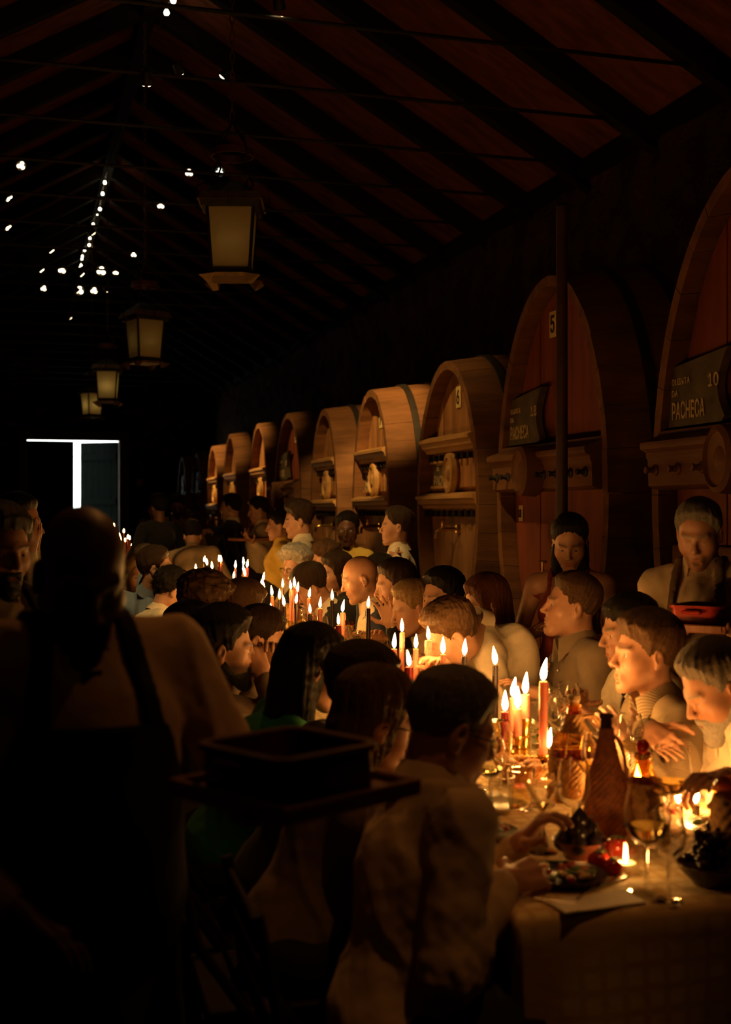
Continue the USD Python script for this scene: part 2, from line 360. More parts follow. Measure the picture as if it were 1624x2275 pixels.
tr = thing('trim_1', 'stone frame around the far doors', None, (0, 0, 0), kind='structure')
fs = M('frame_stone', (.10, .08, .06), .8, .3, 5)
for x in (DX0 - .13, DX1 + .13): obj('jamb', rbx(.26, .1, DZ, (x, YF - .05, DZ / 2), .01), fs, tr)
obj('lintel', rbx(DX1 - DX0 + .52, .1, .26, ((DX0 + DX1) / 2, YF - .05, DZ + .13), .01), fs, tr)
# what stands outside
yard = M('yard_gravel', (.50, .47, .38), .9, .2, 3, bump=.4)
obj('yard', bx(24, 14, .1, (1.5, YF + 7.3, -.05)), yard, kind='structure', label='bright gravel yard outside the far doors')
hm = M('hedge_leaf', (.34, .55, .24), .6, .3, 12, bump=.5, bscale=20)
for i, (x, y, z, r, lab) in enumerate([(2.3, 43, 0, .55, 'green shrub low in the door gap'), (2.5, 47.5, 0, .85, 'taller green bush behind the shrub outside')]):
    t = thing('shrub', lab, 'shrub', (x, y, z))
    m = trimesh.creation.icosphere(4, r); m.vertices *= (1, 1, .95); n = m.vertices / r
    m.vertices += n * (((meshkit.fbm(m.vertices * 3.2, 4, i) - .5) * .8) * r)[:, None]; m.vertices[:, 2] += r * .8
    obj('foliage', m, hm, t, smooth=True)
    obj('stem', tube([(0, 0, 0), (.02, 0, r * .4), (0, 0, r * .9)], .05), M('bark', (.08, .05, .03), .9), t)
# iron post in front of the fifth cask
q = PR(1248, 1000, 2.02)
t = thing('post', 'slim iron post before the dark cask numbered 5', 'post', (q[0], q[1], 0))
zt = 3.43
obj('shaft', tube([(0, 0, 0), (0, 0, 1.6), (0, 0, zt)], [.040, .037, .034], 14), M('post_paint', (.05, .020, .012), .45, .3, 8), t, smooth=40)
obj('base_plate', lathe([(0, 0), (.12, 0), (.12, .04), (.07, .07), (.055, .12)], 20), IRON, t)
obj('cap', lathe([(0, zt), (.038, zt), (.030, zt + .02), (0, zt + .025)], 14), IRON, t)
# exit plate, dim, right of the door
q = P(305, 1073, 36.3)
t = thing('sign', 'small dim red square sign on the far wall right of the doors', 'sign', (q[0], YF - .02, q[2]))
obj('panel', rbx(.20, .03, .20, (0, 0, 0), .004), M('sign_red', (.35, .05, .03), .5), t)
obj('symbol', cat([bx(.05, .01, .11, (0, -.018, -.01)), bx(.03, .01, .04, (0, -.018, .065))]), M('sign_white', (.6, .5, .4), .5), t)
q = P(28, 1090, 30)
t = thing('wall_pipe', 'thin pale pipe with bent top on the left wall', 'pipe', (XL + .04, q[1], 0))
obj('pipe', tube([(0, 0, .1), (0, 0, 2.1), (.03, .05, 2.25), (.1, .2, 2.28)], .02, 8), STEEL, t)
# ---------------------------------------------------------------- the casks
XW = 3.6
oak = M('cask_oak', (0.30, 0.135, 0.050), 0.55, 0.30, 3.2, (3, 3, .35), bump=.25, bscale=30, spec=.3, rand=.16)
oak_r = M('cask_red', (0.20, 0.050, 0.024), 0.5, 0.25, 3.0, (3, 3, .35), bump=.2, bscale=30, spec=.3, rand=.12)
stave_m = M('stave_oak', (0.165, 0.070, 0.026), 0.7, 0.35, 3, (.5, 3, 3), bump=.3, bscale=25, spec=.2, rand=.07)
mould_d = M('moulding_dark', (0.15, 0.062, 0.024), 0.6, 0.25, 3, (3, .4, 3), bump=.2, bscale=30, spec=.25)
mould = M('moulding_oak', (0.40, 0.21, 0.070), 0.5, 0.25, 3, (3, .4, 3), bump=.2, bscale=30, spec=.3)
hoop_m = M('hoop_iron', (.03, .02, .015), .6, .4, 12, metal=.4, bump=.3)
plate_m = M('number_plate', (.62, .46, .20), .5, .15, 20)
ink = M('plate_ink', (.03, .02, .015), .6)
board_m = M('slate_board', (.085, .060, .032), .6, .5, 7, (1, 1, 1), bump=.2, bscale=40)
letter_m = M('faded_lettering', (.42, .31, .16), .7, .4, 25)
def text_on(parent, s, hgt, o, mat=letter_m, squeeze=1.0, center=True, name='lettering'):
    """Lettering on a cask front: reads along -y, up z, stands out along -x."""
    m = meshkit.text_mesh(s, hgt, .004, True); m.vertices[:, 0] *= squeeze
    if center: m.vertices[:, 0] -= m.vertices[:, 0].mean()
    return obj(name, frame(m, o, (0, -1, 0), (0, 0, 1), (-1, 0, 0)), mat, parent, smooth=False)
def cask(label, yc, a, b, zc, num, L=1.75, style='doors', boards=9, cap=None, seed=0):
    t = thing('wine_cask', label, 'cask', (XW, yc, 0), group=None)
    mould = globals()['mould'] if style == 'doors' else mould_d
    rng = random.Random(seed)
    sq = lambda x: 1 + .075 * math.sin(PI * np.clip((x - .0) / L, 0, 1)) - (.0)
    N_ = 34
    xs = [0, .12, .5, .9, 1.35, L]
    for k in range(N_):
        t0, t1 = 2 * PI * k / N_ + .0012, 2 * PI * (k + 1) / N_ - .0012; g = rng.uniform(-.003, .003)
        ring = []
        for x in xs:
            for ins in (0, .075 if x < .2 else .05):
                for th in (t0, (t0 + t1) / 2, t1):
                    f = sq(x); ring.append((x + (g if x == 0 else 0), math.cos(th) * (a * f - ins + g), zc + math.sin(th) * (b * f - ins + g)))
        f = []
        for i in range(len(xs) - 1):
            o = i * 6; e = o + 6
            for j in range(2):
                f += [[o + j, e + j, e + j + 1, o + j + 1], [o + 3 + j + 1, e + 3 + j + 1, e + 3 + j, o + 3 + j]]
            f += [[o, o + 3, e + 3, e], [o + 2, e + 2, e + 5, o + 5]]
        for o, r in ((0, 0), ((len(xs) - 1) * 6, 1)):
            for j in range(2):
                q = [o + j, o + j + 1, o + 3 + j + 1, o + 3 + j]; f.append(q[::-1] if r else q)
        f = np.array(f)[:, ::-1]
        obj('stave', trimesh.Trimesh(np.array(ring), np.vstack([f[:, [0, 1, 2]], f[:, [0, 2, 3]]]), process=False), stave_m, t, smooth=30)
    for x0, wd in ((.30, .07), (.62, .07), (1.1, .07), (1.5, .07)):
        n = 48; v = []
        for x in (x0, x0 + wd):
            for o in (-.01, .014):
                for i in range(n):
                    th = 2 * PI * i / n; v.append((x, math.cos(th) * (a * sq(x) + o), zc + math.sin(th) * (b * sq(x) + o)))
        f = []
        for i in range(n):
            j = (i + 1) % n
            f += [[n + i, n + j, 3 * n + j, 3 * n + i], [i, 2 * n + i, 2 * n + j, j], [i, j, n + j, n + i], [2 * n + i, 3 * n + i, 3 * n + j, 2 * n + j]]
        f = np.array(f); obj('hoop', trimesh.Trimesh(np.array(v), np.vstack([f[:, [0, 1, 2]], f[:, [0, 2, 3]]]), process=False), hoop_m, t, smooth=30)
    el = affinity.scale(Point(0, 0).buffer(1, 32), a - .07, b - .07)
    wb = 2 * a / boards
    for i in range(boards):
        s = el.intersection(sbox(-a + i * wb + .0025, -b, -a + (i + 1) * wb - .0025, b))
        if s.is_empty or s.area < .004: continue
        obj('head_board', frame(ext(s, .04), (.17 + rng.uniform(-.004, .004), 0, zc), (0, -1, 0), (0, 0, 1), (-1, 0, 0)), oak if style == 'doors' else oak_r, t, smooth=False)
    obj('back_head', frame(ext(el, .04), (L - .1, 0, zc), (0, -1, 0), (0, 0, 1), (-1, 0, 0)), stave_m, t, smooth=False)
    hw = lambda z: a * math.sqrt(max(0, 1 - ((z - zc) / b) ** 2)) - .06
    def cornice(z0, hgt, pro, name, prof=None):
        w = min(hw(z0), hw(z0 + hgt))
        pr = prof or [(0, 0), (.55, 0), (.62, .18), (.80, .30), (.86, .52), (1.0, .62), (1.0, .80), (.55, 1.0), (0, 1.0)]
        m = ext(Polygon([(p * pro, z * hgt) for p, z in pr]), 2 * w)
        obj(name, frame(m, (.135, w, z0), (-1, 0, 0), (0, 0, 1), (0, -1, 0)), mould, t, smooth=30)
        return w
    zt = zc + b - .31; yp = .16 if style == 'dark' else 0
    pl = obj('number_plate', rbx(.012, .115, .19, (.124, yp, zt), .003), plate_m, t)
    text_on(pl, num, .12, (.118, yp, zt - .06), ink, .8, name='numeral')
    rim = None
    if style == 'doors':
        z2, z1 = zc + .47, zc - .03
        w2 = cornice(z2, .15, .17, 'cornice'); w1 = cornice(z1, .14, .17, 'cornice')
        for zz, ww, nn in ((z2 - .045, w2, 9), (z1 - .045, w1, 10)):
            for i in range(nn):
                obj('bracket', rbx(.09, .045, .05, (.085, -ww + .06 + i * (2 * ww - .12) / (nn - 1), zz), .004), wood_d, t, smooth=False)
        obj('door_post', rbx(.06, .07, z2 - z1 - .22, (.10, .02, (z1 + z2) / 2 + .06), .006), mould, t, smooth=False)
        hgt = z2 - z1 - .24; zz = (z1 + z2) / 2 + .06; wq = hw(z2) - .05
        for i in range(3):
            y0 = -.06 - i * (wq - .06) / 3
            obj('door_panel', rbx(.04, (wq - .06) / 3 - .012, hgt, (.115, y0 - (wq - .06) / 6, zz), .008), oak, t, smooth=False)
        fr = obj('name_board', rbx(.03, wq - .09, hgt, (.12, .07 + (wq - .07) / 2, zz), .006), board_m, t, smooth=False)
        for e in (zz - hgt / 2 + .015, zz + hgt / 2 - .015):
            obj('board_edge', rbx(.05, wq - .06, .03, (.105, .07 + (wq - .07) / 2, e), .004), mould, fr, smooth=False)
        yc_ = .07 + (wq - .07) / 2; sqz = min(1, (wq - .16) / .42)
        text_on(fr, 'QUINTA', .035, (.104, yc_ + .10 * sqz, zz + .085), squeeze=sqz)
        text_on(fr, 'DA', .035, (.104, yc_ + .13 * sqz, zz + .035), squeeze=sqz)
        text_on(fr, 'PACHECA', .085, (.104, yc_, zz - .095), squeeze=sqz * .85)
        md = trimesh.creation.icosphere(3, 1.0); md.vertices *= (.12, .10, .17)
        obj('medallion', cat([frame(md, (.07, 0, 0), (1, 0, 0), (0, 1, 0), (0, 0, 1))]), mould, t, smooth=True) if False else None
        rg = lathe([(0, 0), (.105, 0), (.13, .03), (.12, .075), (.095, .085), (.085, .065), (.05, .06), (.03, .085), (0, .09)], 32)
        rg.vertices[:, 1] *= 1.45
        obj('medallion', frame(rg, (.09, .0, zz), (0, -1, 0), (0, 0, 1), (-1, 0, 0)), mould, t, smooth=35)
        lo = z1 - .30
    else:
        z2 = zc + .03
        w2 = cornice(z2, .34, .26, 'cornice', [(0, 0), (.62, 0), (.78, .06), (.80, .50), (.84, .55), (.84, .62), (.98, .68), (1, .74), (.98, .80), (.55, .92), (.5, 1), (0, 1)])
        ros = lathe([(0, 0), (.034, 0), (.034, .012), (.022, .02), (.012, .05), (.02, .055), (.02, .07), (0, .075)], 16)
        for i in range(8):
            yy = w2 - .09 - i * (2 * w2 - .18) / 7
            obj('rosette', frame(ros, (-.067, yy, z2 + .11), (0, -1, 0), (0, 0, 1), (-1, 0, 0)), hoop_m if style == 'dark' else mould, t, smooth=35)
        wq = hw(z2 + .45)
        y0 = wq - .01
        pts = [(0, 0), (.55, .0), (.58, .03)] + [(.58 - .07 * math.sin(PI * i / 8), .03 + .33 * i / 8) for i in range(1, 8)] + [(.58, .36), (.61, .40), (0, .34)]
        fr = obj('name_board', frame(ext(Polygon(pts), .05), (.10, y0, z2 + .36), (0, -1, 0), (0, 0, 1), (-1, 0, 0)), board_m, t, smooth=False)
        text_on(fr, 'QUINTA', .036, (.048, y0 - .04, z2 + .36 + .24), center=False); text_on(fr, 'DA', .036, (.048, y0 - .04, z2 + .36 + .175), center=False)
        text_on(fr, 'PACHECA', .095, (.048, y0 - .04, z2 + .36 + .045), squeeze=.56, center=False)
        text_on(fr, cap or '10', .07, (.048, y0 - .42, z2 + .36 + .20), squeeze=.9, center=False)
        rg = lathe([(0, 0), (.11, 0), (.135, .05), (.13, .17), (.108, .19), (.10, .17), (.05, .16), (.03, .175), (0, .18)], 36); rg.vertices[:, 1] *= 1.35
        obj('medallion', frame(rg, (-.03, .02, z2 + .14), (0, -1, 0), (0, 0, 1), (-1, 0, 0)), mould, t, smooth=35)
        if style == 'red': obj('cross_bar', rbx(.09, 1.9 * hw(z2 - .42), .20, (.10, 0, z2 - .42), .008), mould, t, smooth=False)
        p2 = obj('small_plate', rbx(.01, .075, .125, (.122, w2 - .10, z2 - .16), .003), plate_m, t)
        text_on(p2, cap or '12', .06, (.116, w2 - .10, z2 - .19), ink, .6, name='numeral')
        lo = z2 - .7
    # tap
    tp = obj('tap', cat([tube([(.13, 0, lo + .12), (-.03, 0, lo + .12), (-.09, 0, lo + .10), (-.10, 0, lo + .04)], .017, 10), tube([(-.03, 0, lo + .12), (-.03, 0, lo + .2)], .01), tube([(-.03, -.05, lo + .2), (-.03, .05, lo + .2)], .010), frame(lathe([(0, 0), (.04, 0), (.035, .03), (0, .03)], 16), (.13, 0, lo + .12), (0, -1, 0), (0, 0, 1), (-1, 0, 0))]), BRASS, t, smooth=35)
    hz = zc - .45 * b - .25
    if style == 'doors': obj('lower_bar', rbx(.07, 1.8 * hw(hz), .13, (.11, 0, hz), .006), mould, t, smooth=False)
    for x in (.45, L - .45):
        m = ext(sbox(-a * .8, 0, a * .8, zc - b * .70).difference(affinity.translate(affinity.scale(Point(0, 0).buffer(1, 24), a * 1.04, b * 1.06), 0, zc)), .22)
        obj('cradle', frame(m, (x + .11, 0, 0), (0, -1, 0), (0, 0, 1), (-1, 0, 0)), wood_d, t, smooth=False)
    return t
CASKS = [
 (1.50, 1.04, 1.75, 1.70, '4', 'red', 'huge dark red cask nearest the camera, cut by the right edge', '10'),
 (2.20, .93, 1.55, 1.72, '5', 'dark', 'dark unlit cask numbered 5 behind the slim iron post', '18'),
 (2.79, .80, 1.26, 1.66, '6', 'doors', 'oak cask behind the woman with a bun, left of cask 5', None),
 (3.45, .71, 1.24, 1.66, '7', 'doors', 'brightest oak cask with small doors, above the bald man in navy', None),
 (4.02, .67, 1.21, 1.65, '8', 'doors', 'oak cask right behind the standing man in a white shirt', None),
 (4.60, .90, 1.30, 1.67, '9', 'tall', 'plain oak cask without cornices behind the woman in yellow', None),
 (5.20, .76, 1.30, 1.68, '10', 'doors', 'well lit oak cask behind the waitress carrying a tray', None),
 (5.92, .72, 1.30, 1.68, '11', 'doors', 'oak cask behind the man in the dark suit', None),
 (6.48, .70, 1.21, 1.66, '12', 'doors', 'bright narrow oak cask left of the man in the dark suit', None),
 (7.10, .75, 1.20, 1.66, '13', 'tall', 'dim cask far down the row beside the thin rod', None),
 (7.75, .75, 1.20, 1.66, '14', 'tall', 'last dim cask visible at the far end of the row', None)]
for i, (y, a, b, zc, num, stl, lab, cp) in enumerate(CASKS):
    cask(lab, y * XW, a, b, zc, num, style='doors' if stl == 'doors' else stl, boards=7 if stl in ('red', 'dark') else 8, cap=cp, seed=i)
q = PR(430, 1050, 2.2)
t = thing('rod', 'thin upright rod before the dim far casks', 'rod', (3.42, 24.6, 0))
obj('shaft', tube([(0, 0, 0), (0, 0, 2), (0, 0, 3.0)], .02, 8), IRON, t)
# ---------------------------------------------------------------- the long table and what stands on it
CZ = TZ + .006
tmat = M('table_wood', (.10, .055, .028), .6, .3, 4, (1, 8, 1))
def table(name, label, t0, t1):
    o = TP(0, t0, 0); t = thing(name, label, 'table', o, -TA)
    for i in range(4):
        obj('plank', rbx(TW / 4 - .004, t1 - t0, .035, ((i + .5) * TW / 4, (t1 - t0) / 2, TZ - .018), .004), tmat, t, smooth=False)
    n = max(2, int((t1 - t0) / 1.9))
    for k in range(n + 1):
        y = .25 + k * (t1 - t0 - .5) / n
        for x in (.10, TW - .10): obj('leg', rbx(.06, .06, TZ - .035, (x, y, (TZ - .035) / 2), .005), tmat, t, smooth=False)
        obj('cross_rail', rbx(TW - .2, .04, .08, (TW / 2, y, TZ - .09), .004), tmat, t, smooth=False)
def clothm():
    n = {'tc': ('texture_coordinate', {}), 'wx': ('wave_texture', {'wave_type': 'bands', 'bands_direction': 'x', 'scale': 6.5, 'distortion': .4, 'detail': 1}), 'wy': ('wave_texture', {'wave_type': 'bands', 'bands_direction': 'y', 'scale': 6.5, 'distortion': .4, 'detail': 1}),
         'wz': ('wave_texture', {'wave_type': 'bands', 'bands_direction': 'z', 'scale': 6.5, 'distortion': .4, 'detail': 1}),
         'a': ('math', {'math_type': 'maximum'}), 'b': ('math', {'math_type': 'maximum'}), 'ra': ('rgb_ramp', {'ramp': [(.55, (.82, .66, .38)), (.95, (.66, .47, .23))]}),
         'no': ('noise_texture', {'scale': 5, 'detail': 4}), 'bu': ('bump', {'strength': .35, 'distance': .02}), 'p': ('principled_bsdf', {'roughness': .8, 'specular_ior_level': .2})}
    return usdkit.material(stage, '/World/Looks/table_cloth', n, [('tc.object', 'wx.vector'), ('tc.object', 'wy.vector'), ('tc.object', 'wz.vector'), ('tc.object', 'no.vector'), ('wx.fac', 'a.value1'), ('wy.fac', 'a.value2'), ('a.value', 'b.value1'), ('wz.fac', 'b.value2'), ('b.value', 'ra.fac'), ('ra.color', 'p.base_color'), ('no.fac', 'bu.height'), ('bu.normal', 'p.normal')], surface='p.BSDF')
CLM = clothm()
def tablecloth(label, t0, t1, drop, st, skew=0):
    e = np.array([.0, .006, .014])
    def axis(L, step):
        d = np.linspace(drop, .02, max(4, int(drop / .03)))
        return np.concatenate([-d, np.linspace(0, L, max(3, int(L / step))), L + d[::-1]])
    rs, ts = axis(TW, .04), axis(t1 - t0, st)
    R_, T_ = np.meshgrid(rs, ts, indexing='ij')
    er = np.maximum(0, np.maximum(-R_, R_ - TW)); et = np.maximum(0, np.maximum(-T_, T_ - (t1 - t0)))
    cr, ct = np.clip(R_, 0, TW), np.clip(T_, 0, t1 - t0)
    dn = np.sqrt(er ** 2 + et ** 2); dn = np.minimum(dn, drop * 1.15)
    wav = meshkit.fbm(np.stack([cr * 5 + (et > 0) * 3, ct * 5, 0 * cr], -1), 3, 3) - .5
    out = .012 + .10 * wav * dn / drop * 1.2 + .03 * dn
    sr, s_t = np.sign(R_ - cr), np.sign(T_ - ct); nn = np.maximum(dn, 1e-6)
    x = cr + out * er / np.maximum(er + et, 1e-6) * sr; y = ct + out * et / np.maximum(er + et, 1e-6) * s_t - skew * (R_ / TW) * np.clip(1 - ct / .3, 0, 1)
    z = CZ - dn + .004 * (meshkit.fbm(np.stack([cr * 9, ct * 9, 0 * cr], -1), 3, 8) - .5) - .0035 * (dn > 0)
    v = np.stack([x, y, z], -1).reshape(-1, 3); a, b = R_.shape
    i, j = np.meshgrid(np.arange(a - 1), np.arange(b - 1), indexing='ij'); k = i * b + j
    q = np.stack([k, k + b, k + b + 1, k + 1], -1).reshape(-1, 4)
    o = TP(0, t0, 0); t = thing('tablecloth', label, 'tablecloth', o, -TA)
    obj('cloth', trimesh.Trimesh(v, np.vstack([q[:, [0, 1, 2]], q[:, [0, 2, 3]]]), process=False), CLM, t, smooth=True)
table('dining_table', 'long banquet table under the cream cloth in the foreground', 0, TL)
tablecloth('cream checked cloth over the long foreground table', 0, TL, .30, .05, .05)
table('dining_table', 'second banquet table farther down the hall', 11.2, 25.0)
tablecloth('cream cloth over the second far table', 11.2, 25.0, .28, .12)
# --- candles
WAXC = {'salmon': (.50, .19, .13), 'black': (.035, .018, .016), 'wine': (.24, .022, .030), 'cream': (.75, .62, .42)}
fl_prof = [(.0004, 0), (.0048, .005), (.0072, .012), (.0074, .018), (.0060, .028), (.0036, .038), (.0014, .046), (.0003, .050)]
CND = []
def flame(parent, z, s=1.0, lean=0.0):
    m = lathe([(r * s, q * s) for r, q in fl_prof], 10)
    m.vertices[:, 0] += lean * (m.vertices[:, 2] * 20) ** 2 * .012; m.vertices[:, 2] += z
    obj('flame', m, FLAMEM, parent, smooth=True)
def stick_prof(h, kind):
    if kind == 'tall': return [(0, 0), (.026, 0), (.028, .006), (.022, .012), (.014, .02), (.012, .03), (.012, h * .35), (.017, h * .40), (.012, h * .46), (.012, h * .60), (.018, h * .66), (.014, h * .74), (.016, h * .88), (.020, h * .94), (.020, h), (.014, h), (.013, h - .012), (0, h - .012)]
    return [(0, 0), (.025, 0), (.027, .005), (.020, .010), (.016, h * .5), (.020, h * .85), (.021, h), (.0135, h), (.013, h * .7), (0, h * .7)]
def candle(u, v, r, col, ln, where, d=.0225, hold='brass', s=1.15, lean=None):
    if v > 1485: s = max(s, 1.28)
    p = PR(u, v, r); zt = p[2] - .024 * s; zb = zt - ln
    if zb < CZ + .03: zb = CZ + .004; hold = None
    base = V_(p[0], p[1], zb)
    nm = {'salmon': 'salmon pink', 'black': 'black', 'wine': 'dark red', 'cream': 'cream'}[col]
    t = thing('candle', f'{nm} candle burning {where}', 'candle', base)
    L = zt - zb; rt_ = d / 2; rng = random.Random(int(u * 7 + v))
    prof = [(0, 0), (rt_ * 1.04, 0), (rt_ * 1.04, L * .5), (rt_ * .96, L - .006), (rt_ * .90, L - .001), (rt_ * .6, L - .003), (.002, L - .004), (0, L - .004)]
    m = lathe(prof, 16)
    obj('wax', m, waxy('wax_' + col, WAXC[col], .35 if col == 'salmon' else .2), t, smooth=40)
    if ln > .1:
        dr = []
        for k in range(3):
            a = rng.uniform(0, 2 * PI); l = rng.uniform(.02, .07)
            dr.append(tube([(math.cos(a) * rt_, math.sin(a) * rt_, L - .002), (math.cos(a) * rt_ * 1.06, math.sin(a) * rt_ * 1.06, L - .01), (math.cos(a) * rt_ * 1.06, math.sin(a) * rt_ * 1.06, L - l)], [.0016, .0022, .0030], 6))
        obj('wax_drip', cat(dr), waxy('wax_' + col, WAXC[col], .5), t, smooth=True)
    obj('wick', tube([(0, 0, L - .005), (.0005, 0, L + .004), (.002, 0, L + .010)], .0011, 5), WICK, t)
    flame(t, L + .003, s * rng.uniform(.9, 1.12), rng.uniform(-.5, .5) if lean is None else lean)
    CND.append(p)
    if hold:
        h = zb - CZ + .012
        k = thing('candlestick', {'brass': 'brass', 'glass': 'glass', 'iron': 'iron'}[hold] + f' stick under the candle {where}', 'candlestick', (p[0], p[1], CZ))
        mt = {'brass': BRASS, 'glass': GLASS, 'iron': IRON}[hold]
        pr = stick_prof(h, 'tall' if h > .07 else 'low')
        cut = next(i for i, q in enumerate(pr) if q[1] > .018)
        obj('foot', lathe(pr[:cut] + [(pr[cut - 1][0] * .8, .02), (0, .02)], 20), mt, k, smooth=30)
        obj('stem', lathe([(0, .018)] + pr[cut:], 20), mt, k, smooth=30)
V_ = lambda *a: np.array(a, float)
for a in [
 (1207, 1492, .55, 'salmon', .24, 'tallest beside the big wicker flagon', .026, 'brass', 1.1), (1122, 1560, .47, 'wine', .15, 'left in the brass cluster by the man with glasses', .024, 'brass'),
 (1150, 1553, .52, 'salmon', .10, 'front middle of the brass cluster', .026, 'brass'), (1140, 1530, .53, 'salmon', .12, 'back left of the brass cluster', .026, 'brass'), (1167, 1522, .56, 'salmon', .09, 'shedding wax at the back right of the brass cluster', .030, 'brass', 1.0),
 (1219, 1641, .57, 'black', .20, 'right before the big wicker flagon', .021, 'iron'), (1307, 1688, .66, 'black', .13, 'left of the tall woven bottle', .022, 'iron'), (1397, 1658, .80, 'black', .16, 'right of the tall woven bottle', .022, 'iron'),
 (1418, 1730, .66, 'salmon', .12, 'seen through the large wine glass in front', .024, 'iron'), (1507, 1762, .74, 'wine', .11, 'left of the two behind the dark grapes', .022, 'iron'), (1546, 1762, .78, 'black', .12, 'right of the two behind the dark grapes', .022, 'iron'),
 (1100, 1460, .55, 'black', .20, 'right of the bent young man in a white shirt', .020, 'brass'), (1032, 1440, .50, 'black', .18, 'just below the face of the bent young man', .020, 'brass'), (984, 1437, .46, 'salmon', .16, 'left of the gold-topped bottle', .022, 'brass'),
 (952, 1407, .44, 'salmon', .22, 'with the tallest flame before the bent young man', .026, 'brass', 1.1), (924, 1425, .40, 'salmon', .22, 'beside the thick dark candle above the grey haired diner', .022, 'brass'), (909, 1465, .35, 'wine', .16, 'short and stout above the woman with glasses', .028, 'brass'),
 (893, 1390, .42, 'salmon', .24, 'under the raised hand', .020, 'brass'), (876, 1426, .38, 'salmon', .15, 'low between the dark haired diner and the raised hand', .024, 'glass'), (818, 1338, .48, 'black', .25, 'standing alone before the bald man', .022, 'brass'),
 (761, 1348, .40, 'salmon', .24, 'thick beside the small wicker bottle', .026, 'brass'), (752, 1376, .36, 'wine', .18, 'just left of the small wicker bottle', .022, 'brass'), (738, 1322, .46, 'black', .24, 'in front of the dark jacket, left of the bald man', .018, 'brass'),
 (711, 1340, .44, 'salmon', .20, 'below the bent dark haired man', .024, 'brass'), (689, 1352, .42, 'black', .14, 'short, right of the wicker basket', .020, 'glass'), (687, 1318, .46, 'salmon', .17, 'under the chin of the bent dark haired man', .020, 'brass'),
 (658, 1330, .36, 'black', .24, 'rising right out of the wicker basket group', .018, 'iron'), (631, 1336, .34, 'black', .22, 'in front of the wicker basket', .018, 'iron'), (654, 1295, .46, 'salmon', .22, 'middle of three behind the wicker basket', .018, 'brass'),
 (646, 1300, .45, 'salmon', .20, 'left of three behind the wicker basket', .018, 'brass'), (661, 1305, .48, 'wine', .18, 'right of three behind the wicker basket', .018, 'brass'), (628, 1296, .43, 'black', .22, 'left of the three behind the wicker basket', .018, 'brass'),
 (604, 1314, .38, 'salmon', .22, 'left of the wicker basket', .022, 'brass'), (621, 1322, .40, 'black', .16, 'between two salmon candles left of the basket', .020, 'glass'), (602, 1352, .32, 'wine', .14, 'low left of the wicker basket', .022, 'glass'),
 (585, 1281, .50, 'wine', .18, 'highest of the trio before the woman in black skirt', .016, 'brass'), (580, 1299, .45, 'salmon', .18, 'left of the trio before the woman in black skirt', .016, 'brass'), (586, 1300, .46, 'black', .20, 'right of the trio before the woman in black skirt', .016, 'brass'), (566, 1303, .40, 'salmon', .15, 'at the brown haired diner beyond the wavy hair', .018, 'brass'),
 (541, 1248, .50, 'black', .22, 'rear of the four beyond the wavy haired diner', .018, 'brass'), (549, 1253, .50, 'wine', .22, 'right of the four beyond the wavy haired diner', .020, 'brass'), (541, 1262, .46, 'salmon', .20, 'front of the four beyond the wavy haired diner', .020, 'brass'), (544, 1272, .44, 'salmon', .16, 'lowest of the four beyond the wavy haired diner', .020, 'glass'),
 (523, 1255, .46, 'salmon', .18, 'alone left of the far four', .016, 'brass'), (519, 1277, .40, 'cream', .10, 'low above the wavy hair', .022, 'glass'), (491, 1242, .47, 'salmon', .26, 'tall at the far end before the dark suit', .024, 'brass'), (487, 1241, .45, 'wine', .22, 'just left of the tall far salmon one', .018, 'brass'),
 (471, 1257, .42, 'salmon', .18, 'beside the bent man in pale shirt', .020, 'brass'), (454, 1242, .44, 'black', .22, 'at the back of the bent man in pale shirt', .018, 'brass'), (460, 1249, .43, 'black', .20, 'right of the black one by the bent man', .018, 'brass'), (435, 1262, .36, 'cream', .10, 'lowest under the bent man in pale shirt', .022, 'glass')]:
    candle(*a)
for i, (u, v, r) in enumerate([(253, 1167, .45), (275, 1180, .42), (265, 1189, .35), (288, 1195, .42), (284, 1193, .40), (299, 1197, .52), (303, 1203, .55), (293, 1213, .62), (268, 1197, .30), (278, 1200, .38)]):
    p = PR(u, v, .03 if u < 270 else .13)
    zt = p[2] - .02
    t = thing('candle', 'tiny far candle on the second table, %s in the cluster' % ['leftmost', 'fourth from left', 'second from left', 'seventh from left', 'sixth from left', 'second from right', 'rightmost', 'third from right', 'third from left', 'fifth from left'][i], 'candle', (p[0], p[1], CZ), group='candles on the far second table')
    L = max(.08, zt - CZ)
    obj('wax', lathe([(0, 0), (.012, 0), (.010, L), (0, L)], 10), waxy('wax_salmon', WAXC['salmon'], .5), t, smooth=40); flame(t, L, 1.0)
def tealight(u, v, label, r0=.034, h=.065):
    p = PZ(u, v, CZ); t = thing('tealight', label, 'candle', p)
    obj('cup', lathe([(0, 0), (r0 * .88, 0), (r0, h), (r0 * .94, h), (r0 * .82, .006), (0, .006)], 24), GLASS, t, smooth=30)
    obj('wax', lathe([(0, .007), (r0 * .6, .007), (r0 * .6, .022), (0, .021)], 18), waxy('wax_cream', WAXC['cream'], .5), t, smooth=40)
    flame(t, .024, .62); CND.append(p)
tealight(1390, 1937, 'tealight glowing in a small cup between red tomatoes and the big wine glass', .037, .075)
tealight(800, 1412, 'tealight in a tall glass left of the tall black candle', .040, .07)
for u, v, l in [(769, 1443, 'tealight in a cup above the long haired woman in green'), (857, 1440, 'tealight in a cup behind the dark haired diner'), (840, 1425, 'tealight in a cup by the wooden board, under the bald man'), (748, 1432, 'tealight in a cup at the forehead of the woman in green'), (960, 1512, 'tealight in a cup over the head of the man with glasses')]:
    tealight(u, v, l, .030, .05)
